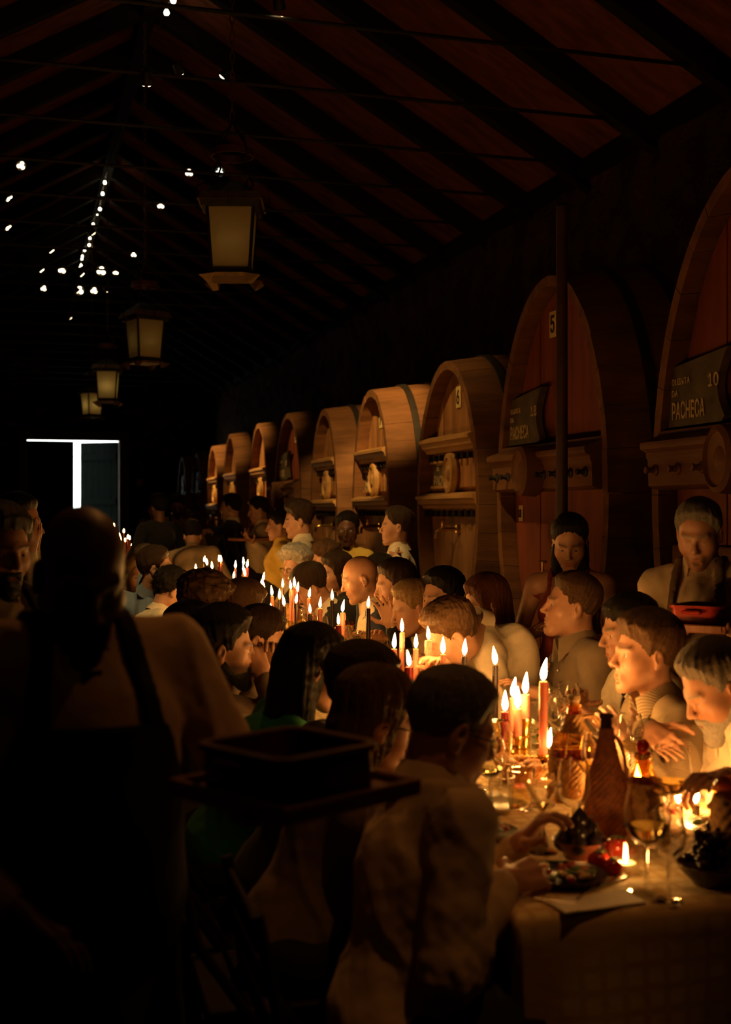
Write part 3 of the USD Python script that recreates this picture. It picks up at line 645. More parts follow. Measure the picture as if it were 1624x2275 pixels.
# --- glass
def wglass(h, rb, name, label, p, fill=0, kind='wine', real=False, prot={}):
    GLASS = GLASSR if real else globals()['GLASS']
    key = (round(h, 3), round(rb, 3), fill, kind, real)
    if key in prot: return dup(prot[key], p, 0, label)
    t = thing(name, label, 'glass', p)
    if kind == 'wine':
        z0, z1 = h * .44, h
        bowl = [(rb * a, z0 + (z1 - z0) * b) for a, b in ((.08, 0), (.45, .05), (.78, .15), (.95, .30), (1.0, .45), (.95, .68), (.86, .86), (.78, 1.0))]
    elif kind == 'coupe':
        z0, z1 = h * .55, h
        bowl = [(rb * a, z0 + (z1 - z0) * b) for a, b in ((.08, 0), (.3, .22), (.6, .55), (.85, .82), (1.0, 1.0))]
    if kind == 'tumbler':
        bowl = [(rb * .86, .004), (rb * .90, h * .3), (rb * .95, h * .7), (rb, h)]
        inn = [(r - .0018, max(z, .010)) for r, z in bowl]
        obj('wall', lathe([(0, 0), (rb * .80, 0)] + bowl + inn[::-1] + [(0, .010)], 28), GLASS, t, smooth=30)
    else:
        inn = [(max(.001, r - .0014), z + .0016 * (z < z1)) for r, z in bowl]
        obj('bowl', lathe([(0, z0)] + bowl + inn[::-1] + [(0, z0 + .003)], 32), GLASS, t, smooth=30)
        obj('stem', lathe([(.0045, .006), (.0034, z0 * .5), (.0045, z0 - .002)], 10), GLASS, t, smooth=30)
        obj('foot', lathe([(0, 0), (rb * .80, 0), (rb * .82, .0016), (rb * .4, .004), (.006, .008), (0, .008)], 28), GLASS, t, smooth=30)
    if fill:
        zf = (z0 if kind != 'tumbler' else .011) + fill * (h - (z0 if kind != 'tumbler' else .011)); rz = np.interp(zf, [q[1] for q in inn], [q[0] for q in inn]) - .0012
        pr = [(0, (z0 + .005) if kind != 'tumbler' else .0115)] + [(r - .0012, z + .002) for r, z in inn if z < zf - .004] + [(rz, zf), (0, zf)]
        obj('wine' if kind != 'tumbler' else 'water', lathe(pr, 28), WINE if kind != 'tumbler' else thin_glass('lemon_water', (.90, .80, .50), 1.33, 0, .03), t, smooth=30)
    prot[key] = t
    return t
wglass(.235, .050, 'wine_glass', 'large glass of white wine at the near corner of the table', PZ(1437, 1985, CZ), .34, real=True)
wglass(.205, .036, 'wine_glass', 'slim empty wine glass just right of the large glass', PZ(1486, 2002, CZ), real=True)
wglass(.230, .054, 'wine_glass', 'broad wine glass by the hand of the grey bearded man', PZ(1492, 1856, CZ), .3, real=True)
wglass(.170, .046, 'cocktail_glass', 'flared cocktail glass left of the bowl of figs', PZ(1206, 1893, CZ), .35, 'coupe', real=True)
wglass(.215, .042, 'wine_glass', 'empty wine glass behind the bowl of figs', PZ(1275, 1880, CZ), real=True)
wglass(.215, .0421, 'wine_glass', 'wine glass with white wine at the chin of the man with glasses', PZ(1090, 1806, CZ), .25, real=True)
wglass(.225, .034, 'flute_glass', 'tall flute right before the face of the man with glasses', PZ(1112, 1772, CZ), real=True)
wglass(.215, .042, 'wine_glass', 'empty wine glass left of the tall black candle by the flagon', PZ(1178, 1700, CZ), real=True); wglass(.215, .042, 'wine_glass', 'empty wine glass behind the tallest salmon candle', PZ(1243, 1690, CZ), real=True)
wglass(.22, .045, 'wine_glass', 'empty wine glass left of the man in taupe shirt', PZ(1262, 1652, CZ), real=True); wglass(.22, .045, 'wine_glass', 'empty wine glass right of the tallest salmon candle', PZ(1222, 1668, CZ), real=True)
wglass(.112, .039, 'tumbler', 'tumbler of lemon water right of the wine glass by the man with glasses', PZ(1157, 1798, CZ), .55, 'tumbler', real=True)
wglass(.078, .040, 'tumbler', 'low tumbler left of the folded napkin', PZ(1140, 1908, CZ), .5, 'tumbler', real=True)
wglass(.10, .038, 'tumbler', 'empty tumbler behind the lemon water', PZ(1208, 1790, CZ), 0, 'tumbler', real=True)
wglass(.215, .042, 'wine_glass', 'wine glass left of the tall woven bottle', PZ(1322, 1800, CZ), .3, real=True)
wglass(.215, .042, 'wine_glass', 'wine glass before the folded arms of the young man', PZ(1400, 1742, CZ), .25, real=True)
wglass(.10, .038, 'tumbler', 'tumbler behind the tealight by the dark grapes', PZ(1462, 1880, CZ), .5, 'tumbler', real=True)
# --- bottles in wicker
wick_m = M('wicker', (.58, .30, .09), .6, .5, 40, (1, 1, 1), bump=.6, bscale=90)
def wicker(prof, n=46, wires=None, amp=.0032):
    """Woven cover: a lathe surface with over-under relief."""
    p = np.array(prof); s = np.concatenate([[0], np.cumsum(np.hypot(*np.diff(p, axis=0).T))]); m = max(10, int(s[-1] / .0045))
    rr, zz = np.interp(np.linspace(0, s[-1], m), s, p[:, 0]), np.interp(np.linspace(0, s[-1], m), s, p[:, 1])
    a = np.arange(n * 2) * PI / n; I, J = np.meshgrid(np.arange(m), np.arange(n * 2), indexing='ij')
    w = amp * np.cos(J * PI / 2) * np.where((I // 2) % 2, 1, -1) * np.abs(np.sin((I % 2 + .5) * PI / 2))
    R_ = rr[:, None] + w
    v = np.stack([R_ * np.cos(a), R_ * np.sin(a), np.broadcast_to(zz[:, None], R_.shape)], -1).reshape(-1, 3); N2 = n * 2
    i, j = np.meshgrid(np.arange(m - 1), np.arange(N2), indexing='ij')
    q = np.stack([i * N2 + j, i * N2 + (j + 1) % N2, (i + 1) * N2 + (j + 1) % N2, (i + 1) * N2 + j], -1).reshape(-1, 4)
    return trimesh.Trimesh(v, np.vstack([q[:, [0, 1, 2]], q[:, [0, 2, 3]]]), process=False)
cork = M('cork', (.48, .33, .18), .8, .3, 60)
p = PZ(1275, 1776, CZ); t = thing('wicker_flagon', 'round wicker covered amber flagon with arched handle in the middle of the table', 'flagon', p)
obj('glass_body', lathe([(0, .004), (.055, .004), (.066, .03), (.070, .09), (.062, .15), (.040, .20), (.022, .235), (.019, .265), (.021, .275), (.015, .275), (.014, .23), (0, .2)], 32), AMBER, t, smooth=30)
obj('woven_cover', wicker([(.060, 0), (.071, .03), (.0745, .09), (.071, .13)]), wick_m, t, smooth=True)
obj('woven_neck', wicker([(.046, .198), (.030, .225), (.025, .25)], 22, amp=.002), wick_m, t, smooth=True)
for k in range(8):
    a = k * PI / 4; obj('wicker_rib', tube([(.073 * math.cos(a), .073 * math.sin(a), .13), (.064 * math.cos(a), .064 * math.sin(a), .165), (.046 * math.cos(a), .046 * math.sin(a), .20)], .0022, 5), wick_m, t)
obj('handle', tube([(.026 , -.006, .24), (.052, -.015, .245), (.078, -.02, .205), (.086, -.022, .15), (.078, -.018, .09)], [.006, .007, .007, .006, .005], 8), wick_m, t)
obj('stopper', lathe([(0, .27), (.013, .27), (.015, .285), (.019, .29), (.018, .302), (0, .305)], 16), cork, t, smooth=40)
p = PZ(1347, 1852, CZ); t = thing('woven_bottle', 'tall reddish bottle woven all over, right of the flagon', 'bottle', p)
wick_r = M('wicker_red', (.46, .15, .05), .5, .5, 40, bump=.6, bscale=90)
obj('woven_cover', wicker([(.052, 0), (.058, .02), (.056, .08), (.046, .15), (.030, .20), (.020, .245), (.0175, .275)], 36), wick_r, t, smooth=True)
obj('neck', lathe([(0, .27), (.0165, .27), (.0155, .298), (.019, .30), (.019, .310), (.013, .310), (.012, .28), (0, .28)], 20), M('bottle_brown', (.05, .02, .012), .15), t, smooth=35)
obj('handle', tube([(.018, -.004, .255), (.034, -.008, .24), (.046, -.01, .20), (.052, -.012, .14)], .005, 8), wick_r, t)
def pointed(p, label, capc='red', sc=1.0):
    t = thing('stoppered_bottle', label, 'bottle', p, scale=sc)
    obj('glass_body', lathe([(0, .003), (.040, .003), (.046, .02), (.045, .09), (.034, .125), (.019, .15), (.017, .175), (.013, .175), (.012, .14), (0, .12)], 28), AMBER, t, smooth=30)
    obj('woven_cover', wicker([(.042, 0), (.0485, .02), (.0485, .085), (.040, .118)], 30), wick_m, t, smooth=True)
    obj('collar', lathe([(.0185, .168), (.021, .170), (.021, .180), (.0185, .182)], 18), BRASS, t, smooth=30)
    s = trimesh.creation.icosphere(2, .0165); s.apply_translation((0, 0, .197)); obj('stopper', s, M('stopper_' + capc, (.42, .015, .03) if capc == 'red' else (.6, .4, .1), .2), t, smooth=True)
pointed(PZ(1428, 1845, CZ), 'amber bottle with red ball stopper behind the large wine glass', sc=1.12)
pointed(PZ(1060, 1560, CZ), 'amber bottle with red ball stopper over the head of the man with glasses')
pointed(PZ(853, 1425, CZ), 'amber bottle with red ball stopper below the bald man')
pointed(PZ(967, 1505, CZ), 'gold topped bottle left of the short salmon candle', 'gold')
for u, v, l, sc in [(773, 1434, 'small squat wicker bottle right of the thick salmon candle', 1.0), (1638, 1950, 'orange wicker bottle cut by the right edge of the picture', 1.5), (682, 1400, 'small wicker bottle behind the short black candle', .8), (505, 1300, 'stoppered small bottle beside the tall far salmon candle', .8)]:
    t = thing('wicker_bottle', l, 'bottle', PZ(u, v, CZ), scale=sc)
    obj('woven_cover', wicker([(.034, 0), (.039, .02), (.039, .10), (.036, .125)], 30), wick_m, t, smooth=True)
    obj('glass_neck', lathe([(.034, .122), (.038, .130), (.036, .142), (.030, .150), (.028, .150), (.027, .13)], 24), AMBER, t, smooth=30)
# --- baskets
def basket(p, label, r0, h, rib=False, seed=0):
    t = thing('basket', label, 'basket', p)
    obj('woven_side', wicker([(r0 * .78, .004), (r0 * .92, h * .5), (r0, h)], 40), wick_m, t, smooth=True)
    obj('base', lathe([(0, 0), (r0 * .80, 0), (r0 * .80, .006), (0, .008)], 28), wick_m, t)
    rim = []
    for k in range(2):
        a = np.linspace(0, 2 * PI, 90); rim.append(tube(np.stack([(r0 + .004 * np.cos(a * 14 + k * PI)) * np.cos(a), (r0 + .004 * np.cos(a * 14 + k * PI)) * np.sin(a), h + .006 * np.sin(a * 14 + k * PI)], 1), .006, 7, False))
    obj('rim', cat(rim), wick_m, t, smooth=True)
    if rib:
        for k in range(14):
            a = k * 2 * PI / 14; obj('rib', tube([(r0 * math.cos(a), r0 * math.sin(a), h), (r0 * .5 * math.cos(a) + .01, r0 * .5 * math.sin(a), h + .07), (.012, 0, h + .12)], .0028, 5), wick_m, t)
        obj('crown', wicker([(.075, h + .07), (.070, h + .10), (.055, h + .15), (.03, h + .17)], 30), wick_m, t, smooth=True)
    else:
        rng = random.Random(seed)
        for k in range(5):
            m = trimesh.creation.icosphere(3, 1.0); m.vertices *= (.036, .024, .02); m.vertices += (meshkit.fbm(m.vertices * 60, 2, k)[:, None] - .5) * .006
            a = rng.uniform(0, 6.3); R_ = trimesh.transformations.rotation_matrix(a, (0, 0, 1)); m.apply_transform(R_); m.apply_translation((rng.uniform(-.5, .5) * r0, rng.uniform(-.5, .5) * r0, h * .55 + .012 * k * .5))
            b = thing('bread_roll', 'crusty roll in the plaited bread basket, ' + ['lowest', 'second lowest', 'middle', 'second highest', 'topmost'][k] + ' of the heap', 'bread', p, group='rolls in the plaited bread basket')
            obj('crust', m, M('bread_crust', (.45, .22, .08), .7, .4, 20, bump=.3), b, smooth=True)
basket(PZ(1162, 1735, CZ), 'low plaited bread basket behind the lemon water', .082, .055, seed=1)
basket(PZ(646, 1418, CZ), 'wide wicker basket with open ribs in mid table', .135, .05, True)
# --- plates and food
plate_d = M('plate_dark', (.035, .022, .016), .25, .3, 10)
plate_w = M('plate_cream', (.62, .52, .36), .25, .1, 10)
foodm = {'carrot': M('food_orange', (.62, .20, .04), .4, .3, 30), 'leaf': M('food_green', (.10, .18, .03), .5, .4, 30), 'red': M('food_red', (.42, .045, .02), .3, .3, 30), 'cream': M('food_cream', (.68, .48, .22), .5, .2, 30)}
def plate(p, label, r0=.115, mat=None, food=True, seed=0, dark=True):
    t = thing('plate', label, 'plate', p)
    obj('dish', lathe([(0, 0), (r0 * .62, 0), (r0 * .66, .004), (r0, .017), (r0 * .99, .020), (r0 * .68, .009), (0, .007)], 40), mat or (plate_d if dark else plate_w), t, smooth=35)
    if not food: return t
    rng = random.Random(seed)
    fd = thing('salad', 'food on the ' + label, 'food', p)
    for k in range(food if isinstance(food, int) and food > 1 else 16):
        kind = rng.choice(['carrot', 'leaf', 'red', 'cream', 'carrot']); a, q = rng.uniform(0, 2 * PI), r0 * .62 * math.sqrt(rng.random())
        m = trimesh.creation.icosphere(2, 1.0); m.vertices *= np.array({'carrot': (.016, .011, .010), 'leaf': (.024, .015, .006), 'red': (.013, .012, .011), 'cream': (.017, .013, .008)}[kind]) * r0 / .115
        m.vertices += (meshkit.fbm(m.vertices * 90 + k, 2, k)[:, None] - .5) * .008
        m.apply_transform(trimesh.transformations.rotation_matrix(rng.uniform(0, 6), (rng.uniform(-.3, .3), rng.uniform(-.3, .3), 1))); m.apply_translation((q * math.cos(a), q * math.sin(a), .017 + rng.uniform(0, .018) * (1 - q / r0)))
        obj({'carrot': 'carrot_piece', 'leaf': 'salad_leaf', 'red': 'tomato_piece', 'cream': 'bread_piece'}[kind], m, foodm[kind], fd, smooth=True)
    return t
plate(PZ(1252, 1958, CZ), 'dark plate of roast vegetables before the man with glasses', .098, seed=2, food=26)
plate(PZ(1075, 1862, CZ), 'dark plate of salad behind the low tumbler', .09, seed=3, food=18)
plate(PZ(1110, 1800, CZ), 'cream side plate under the wine glass by the man with glasses', .08, food=False, dark=False)
plate(PZ(1600, 1850, CZ), 'cream plate of leftovers by the grey bearded man', .10, seed=5, dark=False)
linen = M('linen_white', (.74, .68, .56), .8, .08, 20, bump=.3, bscale=300, bdist=.002)
def sheet(p, label, w, l, rz, name='menu_card', tent=False):
    t = thing(name, label, 'napkin' if name == 'napkin' else 'paper', p, rz)
    if tent: m = ext(Polygon([(-w / 2, 0), (-w / 2 + .004, 0), (0, w * 1.15), (w / 2 - .004, 0), (w / 2, 0), (0, w * 1.26)]), l); m = frame(m, (0, l / 2, 0), (1, 0, 0), (0, 0, 1), (0, -1, 0))
    else:
        m = rbx(w, l, .004, (0, 0, .0045), .0015); m = m.subdivide().subdivide().subdivide(); m.vertices[:, 2] += .006 * (meshkit.fbm(m.vertices * 12, 2, 3) - .4)
    obj('sheet', m, linen, t, smooth=40)
sheet(PZ(1322, 2008, CZ), 'white paper menu lying at the near edge of the table', .20, .09, .10)
sheet(PZ(1190, 1884, CZ), 'folded white napkin standing behind the cocktail glass', .045, .05, .6, 'napkin', True)
sheet(PZ(1085, 1775, CZ), 'white napkin lying left of the lemon water', .12, .10, .4, 'napkin')
def cutlery(p, rz, kind, label, prot={}):
    if kind in prot: return dup(prot[kind], p, rz, label)
    t = thing(kind, label, 'cutlery', p, rz)
    if kind == 'fork':
        obj('handle', tube([(0, -.10, .004), (0, -.02, .005), (0, .03, .009)], [.0045, .003, .003], 8), STEEL, t); obj('head', cat([rbx(.022, .026, .002, (0, .043, .009), .0008)] + [tube([(x, .055, .009), (x, .08, .010), (x, .096, .007)], .0013, 5) for x in (-.009, -.003, .003, .009)]), STEEL, t)
    else:
        obj('handle', rbx(.011, .10, .005, (0, -.05, .004), .0018), STEEL, t); obj('blade', ext(Polygon([(-.008, 0), (.008, 0), (.010, .07), (.002, .115), (-.008, .08)]), .0015, (0, 0, .004)), STEEL, t)
    prot[kind] = t
cutlery(PZ(1180, 2002, CZ), .9, 'fork', 'steel fork left of the paper menu'); cutlery(PZ(1345, 1968, CZ), -1.0, 'knife', 'steel knife right of the dark plate of roast vegetables')
cutlery(PZ(1315, 1978, CZ), -.8, 'fork', 'steel fork right of the dark plate, by the knife')
# --- fruit
def bowl(p, label, r0, h, mat):
    t = thing('fruit_bowl', label, 'bowl', p); obj('dish', lathe([(0, 0), (r0 * .5, 0), (r0 * .55, .006), (r0 * .9, h * .7), (r0, h), (r0 * .95, h), (r0 * .84, h * .72), (r0 * .5, .014), (0, .012)], 36), mat, t, smooth=35)
terra = M('terracotta', (.20, .045, .025), .35, .2, 12)
fb = PZ(1288, 1905, CZ); bowl(fb, 'red clay bowl heaped with dark figs', .066, .045, terra)
figm = M('fig_skin', (.022, .012, .014), .3, .6, 18, dark=(.006, .006, .006))
rng = random.Random(4); k = 0
FIGN = ['bottom left', 'bottom front', 'bottom right', 'bottom back', 'rear left', 'rear right', 'upper left', 'upper right', 'upper middle', 'topmost', 'second from top']
for lv, (n, rr, zz) in enumerate([(6, .044, .040), (4, .026, .066), (1, 0, .092)]):
    for i in range(n):
        a = i * 2 * PI / n + lv
        t = thing('fig', 'dark fig, ' + FIGN[k] + ' in the red clay bowl', 'fruit', fb + V_(rr * math.cos(a), rr * math.sin(a), zz), a, group='dark figs in the red clay bowl'); k += 1
        obj('fruit', lathe([(0, -.022), (.012, -.020), (.022, -.008), (.022, .004), (.014, .016), (.006, .026), (.003, .030), (0, .030)], 18), figm, t, smooth=True); obj('stalk', tube([(0, 0, .028), (.001, 0, .033), (.002, 0, .040)], .0018, 5), M('stalk', (.10, .09, .03), .7), t)
tomm = M('tomato_skin', (.42, .020, .012), .18, .2, 10)
for (u, v, r0, l) in [(1330, 1934, .026, 'red tomato left of the tealight'), (1372, 1905, .030, 'largest red tomato behind the tealight'), (1362, 1943, .022, 'small red tomato touching the tealight cup')]:
    t = thing('tomato', l, 'tomato', PZ(u, v, CZ) + V_(0, 0, r0 * .85)); m = trimesh.creation.icosphere(3, r0); a = np.arctan2(m.vertices[:, 1], m.vertices[:, 0]); m.vertices *= np.stack([1 + .03 * np.cos(a * 5)] * 2 + [np.full(len(a), .86)], 1); m.vertices[:, 2] -= .2 * r0 * np.exp(-(np.hypot(m.vertices[:, 0], m.vertices[:, 1]) / (r0 * .3)) ** 2) * (m.vertices[:, 2] > 0)
    obj('fruit', m, tomm, t, smooth=True)
    obj('calyx', cat([tube([(0, 0, r0 * .72), (math.cos(q) * r0 * .3, math.sin(q) * r0 * .3, r0 * .84), (math.cos(q) * r0 * .55, math.sin(q) * r0 * .55, r0 * .74)], [.0025, .0025, .0008], 5) for q in np.arange(5) * 1.256]), foodm['leaf'], t)
gb = PZ(1585, 1965, CZ); bowl(gb, 'dark bowl of black grapes at the right edge of the table', .085, .05, plate_d)
grm = M('grape_skin', (.030, .010, .016), .15, .5, 20, dark=(.01, .004, .006))
for bi, (ox, oy, l) in enumerate([(-.02, -.01, 'nearer bunch of black grapes in the dark bowl'), (.03, .04, 'farther bunch of black grapes in the dark bowl')]):
    t = thing('grape_bunch', l, 'grapes', gb + V_(ox, oy, .03)); rng = random.Random(bi)
    obj('stalk', tube([(0, 0, 0), (.01, 0, .05), (.02, .01, .085)], .0025, 6), M('stalk', (.10, .09, .03), .7), t)
    for k in range(46):
        a, q, z = rng.uniform(0, 6.3), rng.random(), rng.random()
        m = trimesh.creation.icosphere(2, .0105 + .002 * rng.random()); rad = .062 * math.sqrt(q) * (1 - .6 * z); m.apply_translation((rad * math.cos(a), rad * math.sin(a), .012 + .075 * z)); obj('grape', m, grm, t, smooth=True)
# --- the place settings farther up the table: a plate, two glasses and a fork each
SET = [('L', .95, 'dark haired diner behind the woman with glasses'), ('L', 1.5, 'long haired woman in green'), ('L', 2.2, 'bearded man in brown'), ('L', 2.85, 'woman in the yellow scarf'), ('L', 3.7, 'wavy haired diner'), ('L', 4.4, 'brown haired diner'), ('L', 5.4, 'curly haired man in white'), ('L', 6.2, 'man in denim shirt'),
       ('R', 1.75, 'man with hanging sunglasses'), ('R', 2.3, 'man in taupe shirt'), ('R', 2.75, 'bent young man'), ('R', 3.2, 'woman with auburn hair'), ('R', 3.65, 'black haired man in white'), ('R', 4.0, 'woman with lowered eyes'), ('R', 4.5, 'man raising his hand'), ('R', 5.1, 'bald man in navy'), ('R', 5.9, 'bent dark haired man'), ('R', 7.2, 'grey haired woman in glasses'), ('L', 7.3, 'empty far left seat'), ('R', 8.2, 'empty far right seat'), ('L', 8.4, 'farthest left end of the table')]
rng = random.Random(11)
for i, (sd, t_, who) in enumerate(SET):
    r_ = lambda a: a if sd == 'L' else TW - a
    jj = lambda: rng.uniform(-.02, .02)
    plate(TP(r_(.15) + jj(), t_ + jj(), CZ), f'plate set before the {who}', .105, food=9, seed=i + 20, dark=i % 3 == 0)
    wglass(.215, .042, 'wine_glass', f'stemmed wine glass of the {who}', TP(r_(.30) + jj(), t_ + .16 + jj(), CZ), 0 if i % 2 else .25)
    wglass(.10, .038, 'tumbler', f'water tumbler of the {who}', TP(r_(.27) + jj(), t_ - .13 + jj(), CZ), .55 if i % 2 else 0, 'tumbler')
    cutlery(TP(r_(.14) + jj(), t_ - .145, CZ), -TA + (-PI / 2 if sd == 'L' else PI / 2) + jj() * 8, 'fork', f'steel fork laid for the {who}')
# ---------------------------------------------------------------- people
def z_line(pts):
    p = np.array(sorted(pts)); return p[:, 0], p[:, 1]
# hair line seen from the side: (y forward, z up); hair lies above it
HL = {'short': [(-.13, -.075), (-.085, -.085), (-.06, -.055), (-.035, -.02), (-.012, .012), (.008, .0), (.022, -.004), (.03, .03), (.055, .062), (.08, .082), (.12, .12)],
      'cap': [(-.13, -.09), (-.085, -.10), (-.055, -.07), (-.03, -.03), (0, .0), (.025, -.02), (.035, .03), (.06, .052), (.085, .062), (.12, .07)],
      'bob': [(-.13, -.13), (-.05, -.13), (.0, -.12), (.03, -.06), (.042, .0), (.05, .04), (.07, .07), (.085, .088), (.12, .12)],
      'back': [(-.13, -.09), (-.085, -.085), (-.05, -.05), (-.02, -.0), (.01, .015), (.025, .01), (.04, .04), (.06, .07), (.08, .085), (.12, .12)],
      'bald': [(-.13, -.075), (-.085, -.08), (-.06, -.055), (-.035, -.02), (-.012, .012), (.008, .0), (.02, .015), (.025, .2)]}
def head_field(s, h, neck):
    """Skin of a head looking along +y, origin between the ears at eye height."""
    jw, fat, fem = s.get('jaw', 1.0), s.get('fat', 0.0), s.get('fem', 0)
    lo = np.minimum([-.10, -.135, -.165], np.asarray(neck) - .09); hi = np.maximum([.10, .145, .14], np.asarray(neck) + .09)
    F = Fld(lo, hi, h); A = F.add
    A(ell((0, -.012, .035), (.073, .094, .087)), .01)
    A(ell((0, .020, -.030), ((.061 + fat * .010) * jw, .070, .080)), .03)
    A(cone((0, .068, -.098), (0, .074, -.100), .019 * (0.85 if fem else 1.05)), .028)
    for x in (-1, 1):
        A(cone((x * .050 * jw, -.008, -.055), (x * .018, .062, -.098), .017 + fat * .008, .015 + fat * .006), .025)
        A(ell((x * .040, .050, -.026), (.024, .026, .028)), .032)
        A(cone((x * .010, .082, .021), (x * .042, .070, .024), .010 if fem else .012, .008), .014)
        A(ell((x * .032, .098, -.002), (.017, .014, .012)), .014, sub=True)
        A(ell((x * .031, .0705, .001), (.0142,) * 3), .004)
    n = s.get('nose', 1.0)
    A(cone((0, .086, .016), (0, .084 + .025 * n, -.027), .0065, .0105 * (0.9 if fem else 1.05)), .009)
    for x in (-1, 1):
        A(ell((x * .0115, .092 + .006 * n, -.033), (.0075, .010, .0075)), .006)
    A(ell((0, .082, -.066), (.026, .012, .022)), .014)
    A(cone((-.017, .086, -.0605), (.017, .086, -.0605), .0062), .005)
    A(cone((0, .0925, -.0600), (0, .0925, -.0601), .0060), .007)
    A(cone((-.014, .0865, -.0715), (.014, .0865, -.0715), .0072), .006)
    op = s.get('mouth', 0.0)
    A(ell((0, .100, -.066), (.024, .012, .0026 + op * .008)), .003, sub=True)
    A(ell((0, .088, -.083), (.016, .008, .005)), .008, sub=True)
    if s.get('eye', .6) > 0.05:
        for x in (-1, 1):
            A(ell((x * .031, .087, .0005), (.0136, .012, .0084 * s.get('eye', .6))), .0015, sub=True)
    for x in (-1, 1):
        R = [unit((1, x * .35, 0)), unit((-x * .35, 1, .18)), (0, -.18, .98)]
        A(ell((x * .0765, -.014, -.004), (.010, .019, .032), R), .006)
        A(ell((x * .088, -.009, .002), (.010, .009, .017), R), .004, sub=True)
        A(ell((x * .0765, -.008, -.030), (.007, .009, .011)), .005)
    A(cone((0, -.028, -.050), neck, .052 * (0.86 if fem else 1) + fat * .01, .056 * (0.88 if fem else 1) + fat * .01), .022)
    return F
def head_mesh(s, h, neck, hc):
    v, f = head_field(s, h, neck).mesh()
    x, y, z = v.T; t = np.ones_like(v)
    w = np.exp(-((x / .020) ** 2 + ((z + .066) / .0125) ** 2) ** 2) * (y > .07)
    t = t * (1 - w[:, None]) + w[:, None] * np.array((1.0, .52, .50) if s.get('fem') else (.95, .66, .62))
    ck = np.exp(-(((np.abs(x) - .042) / .022) ** 2 + ((z + .028) / .02) ** 2)) * (y > .03)
    t *= 1 - ck[:, None] * np.array((0, .12, .12))
    br = np.exp(-((z - .024 - .10 * np.clip(np.abs(x) - .012, 0, .02)) / .0055) ** 2) * (np.abs(x) > .010) * (np.abs(x) < .050) * (y > .04)
    hb = np.clip(np.array(HAIRC[hc]) / np.array(SKIN[s['skin']]), 0, 1)
    t = t * (1 - .85 * br[:, None]) + .85 * br[:, None] * hb
    if s.get('stubble'):
        st = np.clip((-.030 - z) / .02, 0, 1) * np.clip((y + .03) / .03, 0, 1) * (z > -.14) * s['stubble']
        t = t * (1 - st[:, None]) + st[:, None] * hb
    return v, f, np.clip(t, 0, 1)
def hair_mesh(s, h, Rh, style, seed):
    """Hair in the head's own axes; locks hang in the world's axes (yaw only)."""
    L = HL.get(s.get('line', style), HL['short']); ys, zs = z_line(L)
    th, amp, fr = s.get('th', .014), s.get('amp', .004), s.get('fr', 1.0)
    yaw = math.atan2(-Rh[0, 1], Rh[1, 1]); Y = np.array([[math.cos(yaw), -math.sin(yaw), 0], [math.sin(yaw), math.cos(yaw), 0], [0, 0, 1]])
    T = Rh.T @ Y
    locks = [(T @ np.array(a, float), T @ np.array(b, float), ra, rb, fl) for a, b, ra, rb, fl in s.get('locks', [])]
    lo, hi = np.array([-.125, -.15, -.16]), np.array([.125, .13, .165 + th])
    for a, b, ra, rb, fl in locks:
        lo = np.minimum(lo, np.minimum(a, b) - max(ra, rb) - .03); hi = np.maximum(hi, np.maximum(a, b) + max(ra, rb) + .03)
    F = Fld(lo, hi, h); x, y, z = F.grid()
    top = s.get('top', .6)
    zl = np.interp(y, ys, zs)
    if s.get('fringe'): zl = zl - s['fringe'] * np.exp(-((y - .085) / .03) ** 2)
    zl = zl + .016 * (meshkit.noise(np.stack(np.broadcast_arrays(x * 90, y * 90, 0 * x + seed), -1), seed) - .5)
    taper = np.clip((z - zl) / .040, .06, 1)
    d = ell((0, -.012, .035), (.074, .094, .088))[0](x, y, z) - th * taper * (.5 + (.5 + top) * np.clip(z / .08, -.1, 1.2))
    if style == 'bob': d = np.minimum(d, ell((0, .004, -.035), (.068, .075, .09))[0](x, y, z) - th * .55 + .008 * np.clip(-z / .06, 0, 1))
    d = np.maximum(d, (zl - z) * .6)
    if style == 'bald': d = np.maximum(d, (z - np.interp(y, [-.13, -.09, -.04, .03], [.085, .085, .055, .035])) * .6)
    F.D = np.minimum(F.D, d.astype(np.float32))
    for a, b, ra, rb, fl in locks:
        F.add(cone(a, b, ra, rb, None if fl is None else (T @ unit(fl[0]), fl[1])), .02)
    if s.get('bun'):
        F.add(ell(s['bun'], (.034, .032, .034)), .01)
    if locks or style == 'bob':      # the face and the front of the neck stay clear
        F.add(ell((0, .075, -.045), (.056, .068, .085)), .012, sub=True)
    v, f = F.mesh(); n = vnorm(v, f)
    c = unit(V(.006, -.30, .95)); e1 = V(1, 0, 0) - c * c[0]; e1 = unit(e1); e2 = np.cross(c, e1); o = v - V(0, -.012, .02)
    if locks: o = o * V(1, 1, .55)
    w = np.stack([o @ e1, o @ e2, o @ c], 1); an = np.arctan2(w[:, 1], w[:, 0]); po = np.arccos(np.clip(w[:, 2] / (np.linalg.norm(w, axis=1) + 1e-9), -1, 1))
    fl = np.stack([np.cos(an) * 3, np.sin(an) * 3, po * .9 + v[:, 2] * 1.5 + seed], 1)
    cl = meshkit.fbm(fl * V(3.6, 3.6, 1.3) * fr + seed * 1.7, 3, seed) - .5; st = meshkit.fbm(fl * V(13, 13, 2.0) * fr, 2, seed + 3) - .5
    cu = meshkit.fbm(v * 55 * fr + seed, 3, seed + 5) - .5
    v = v + n * (cl * amp * 3.0 * np.clip(po, .15, 1) + st * amp * .9 * np.clip(po * 1.5, .1, 1) + cu * s.get('curl', .0022) * 2)[:, None]
    return v, f, fl
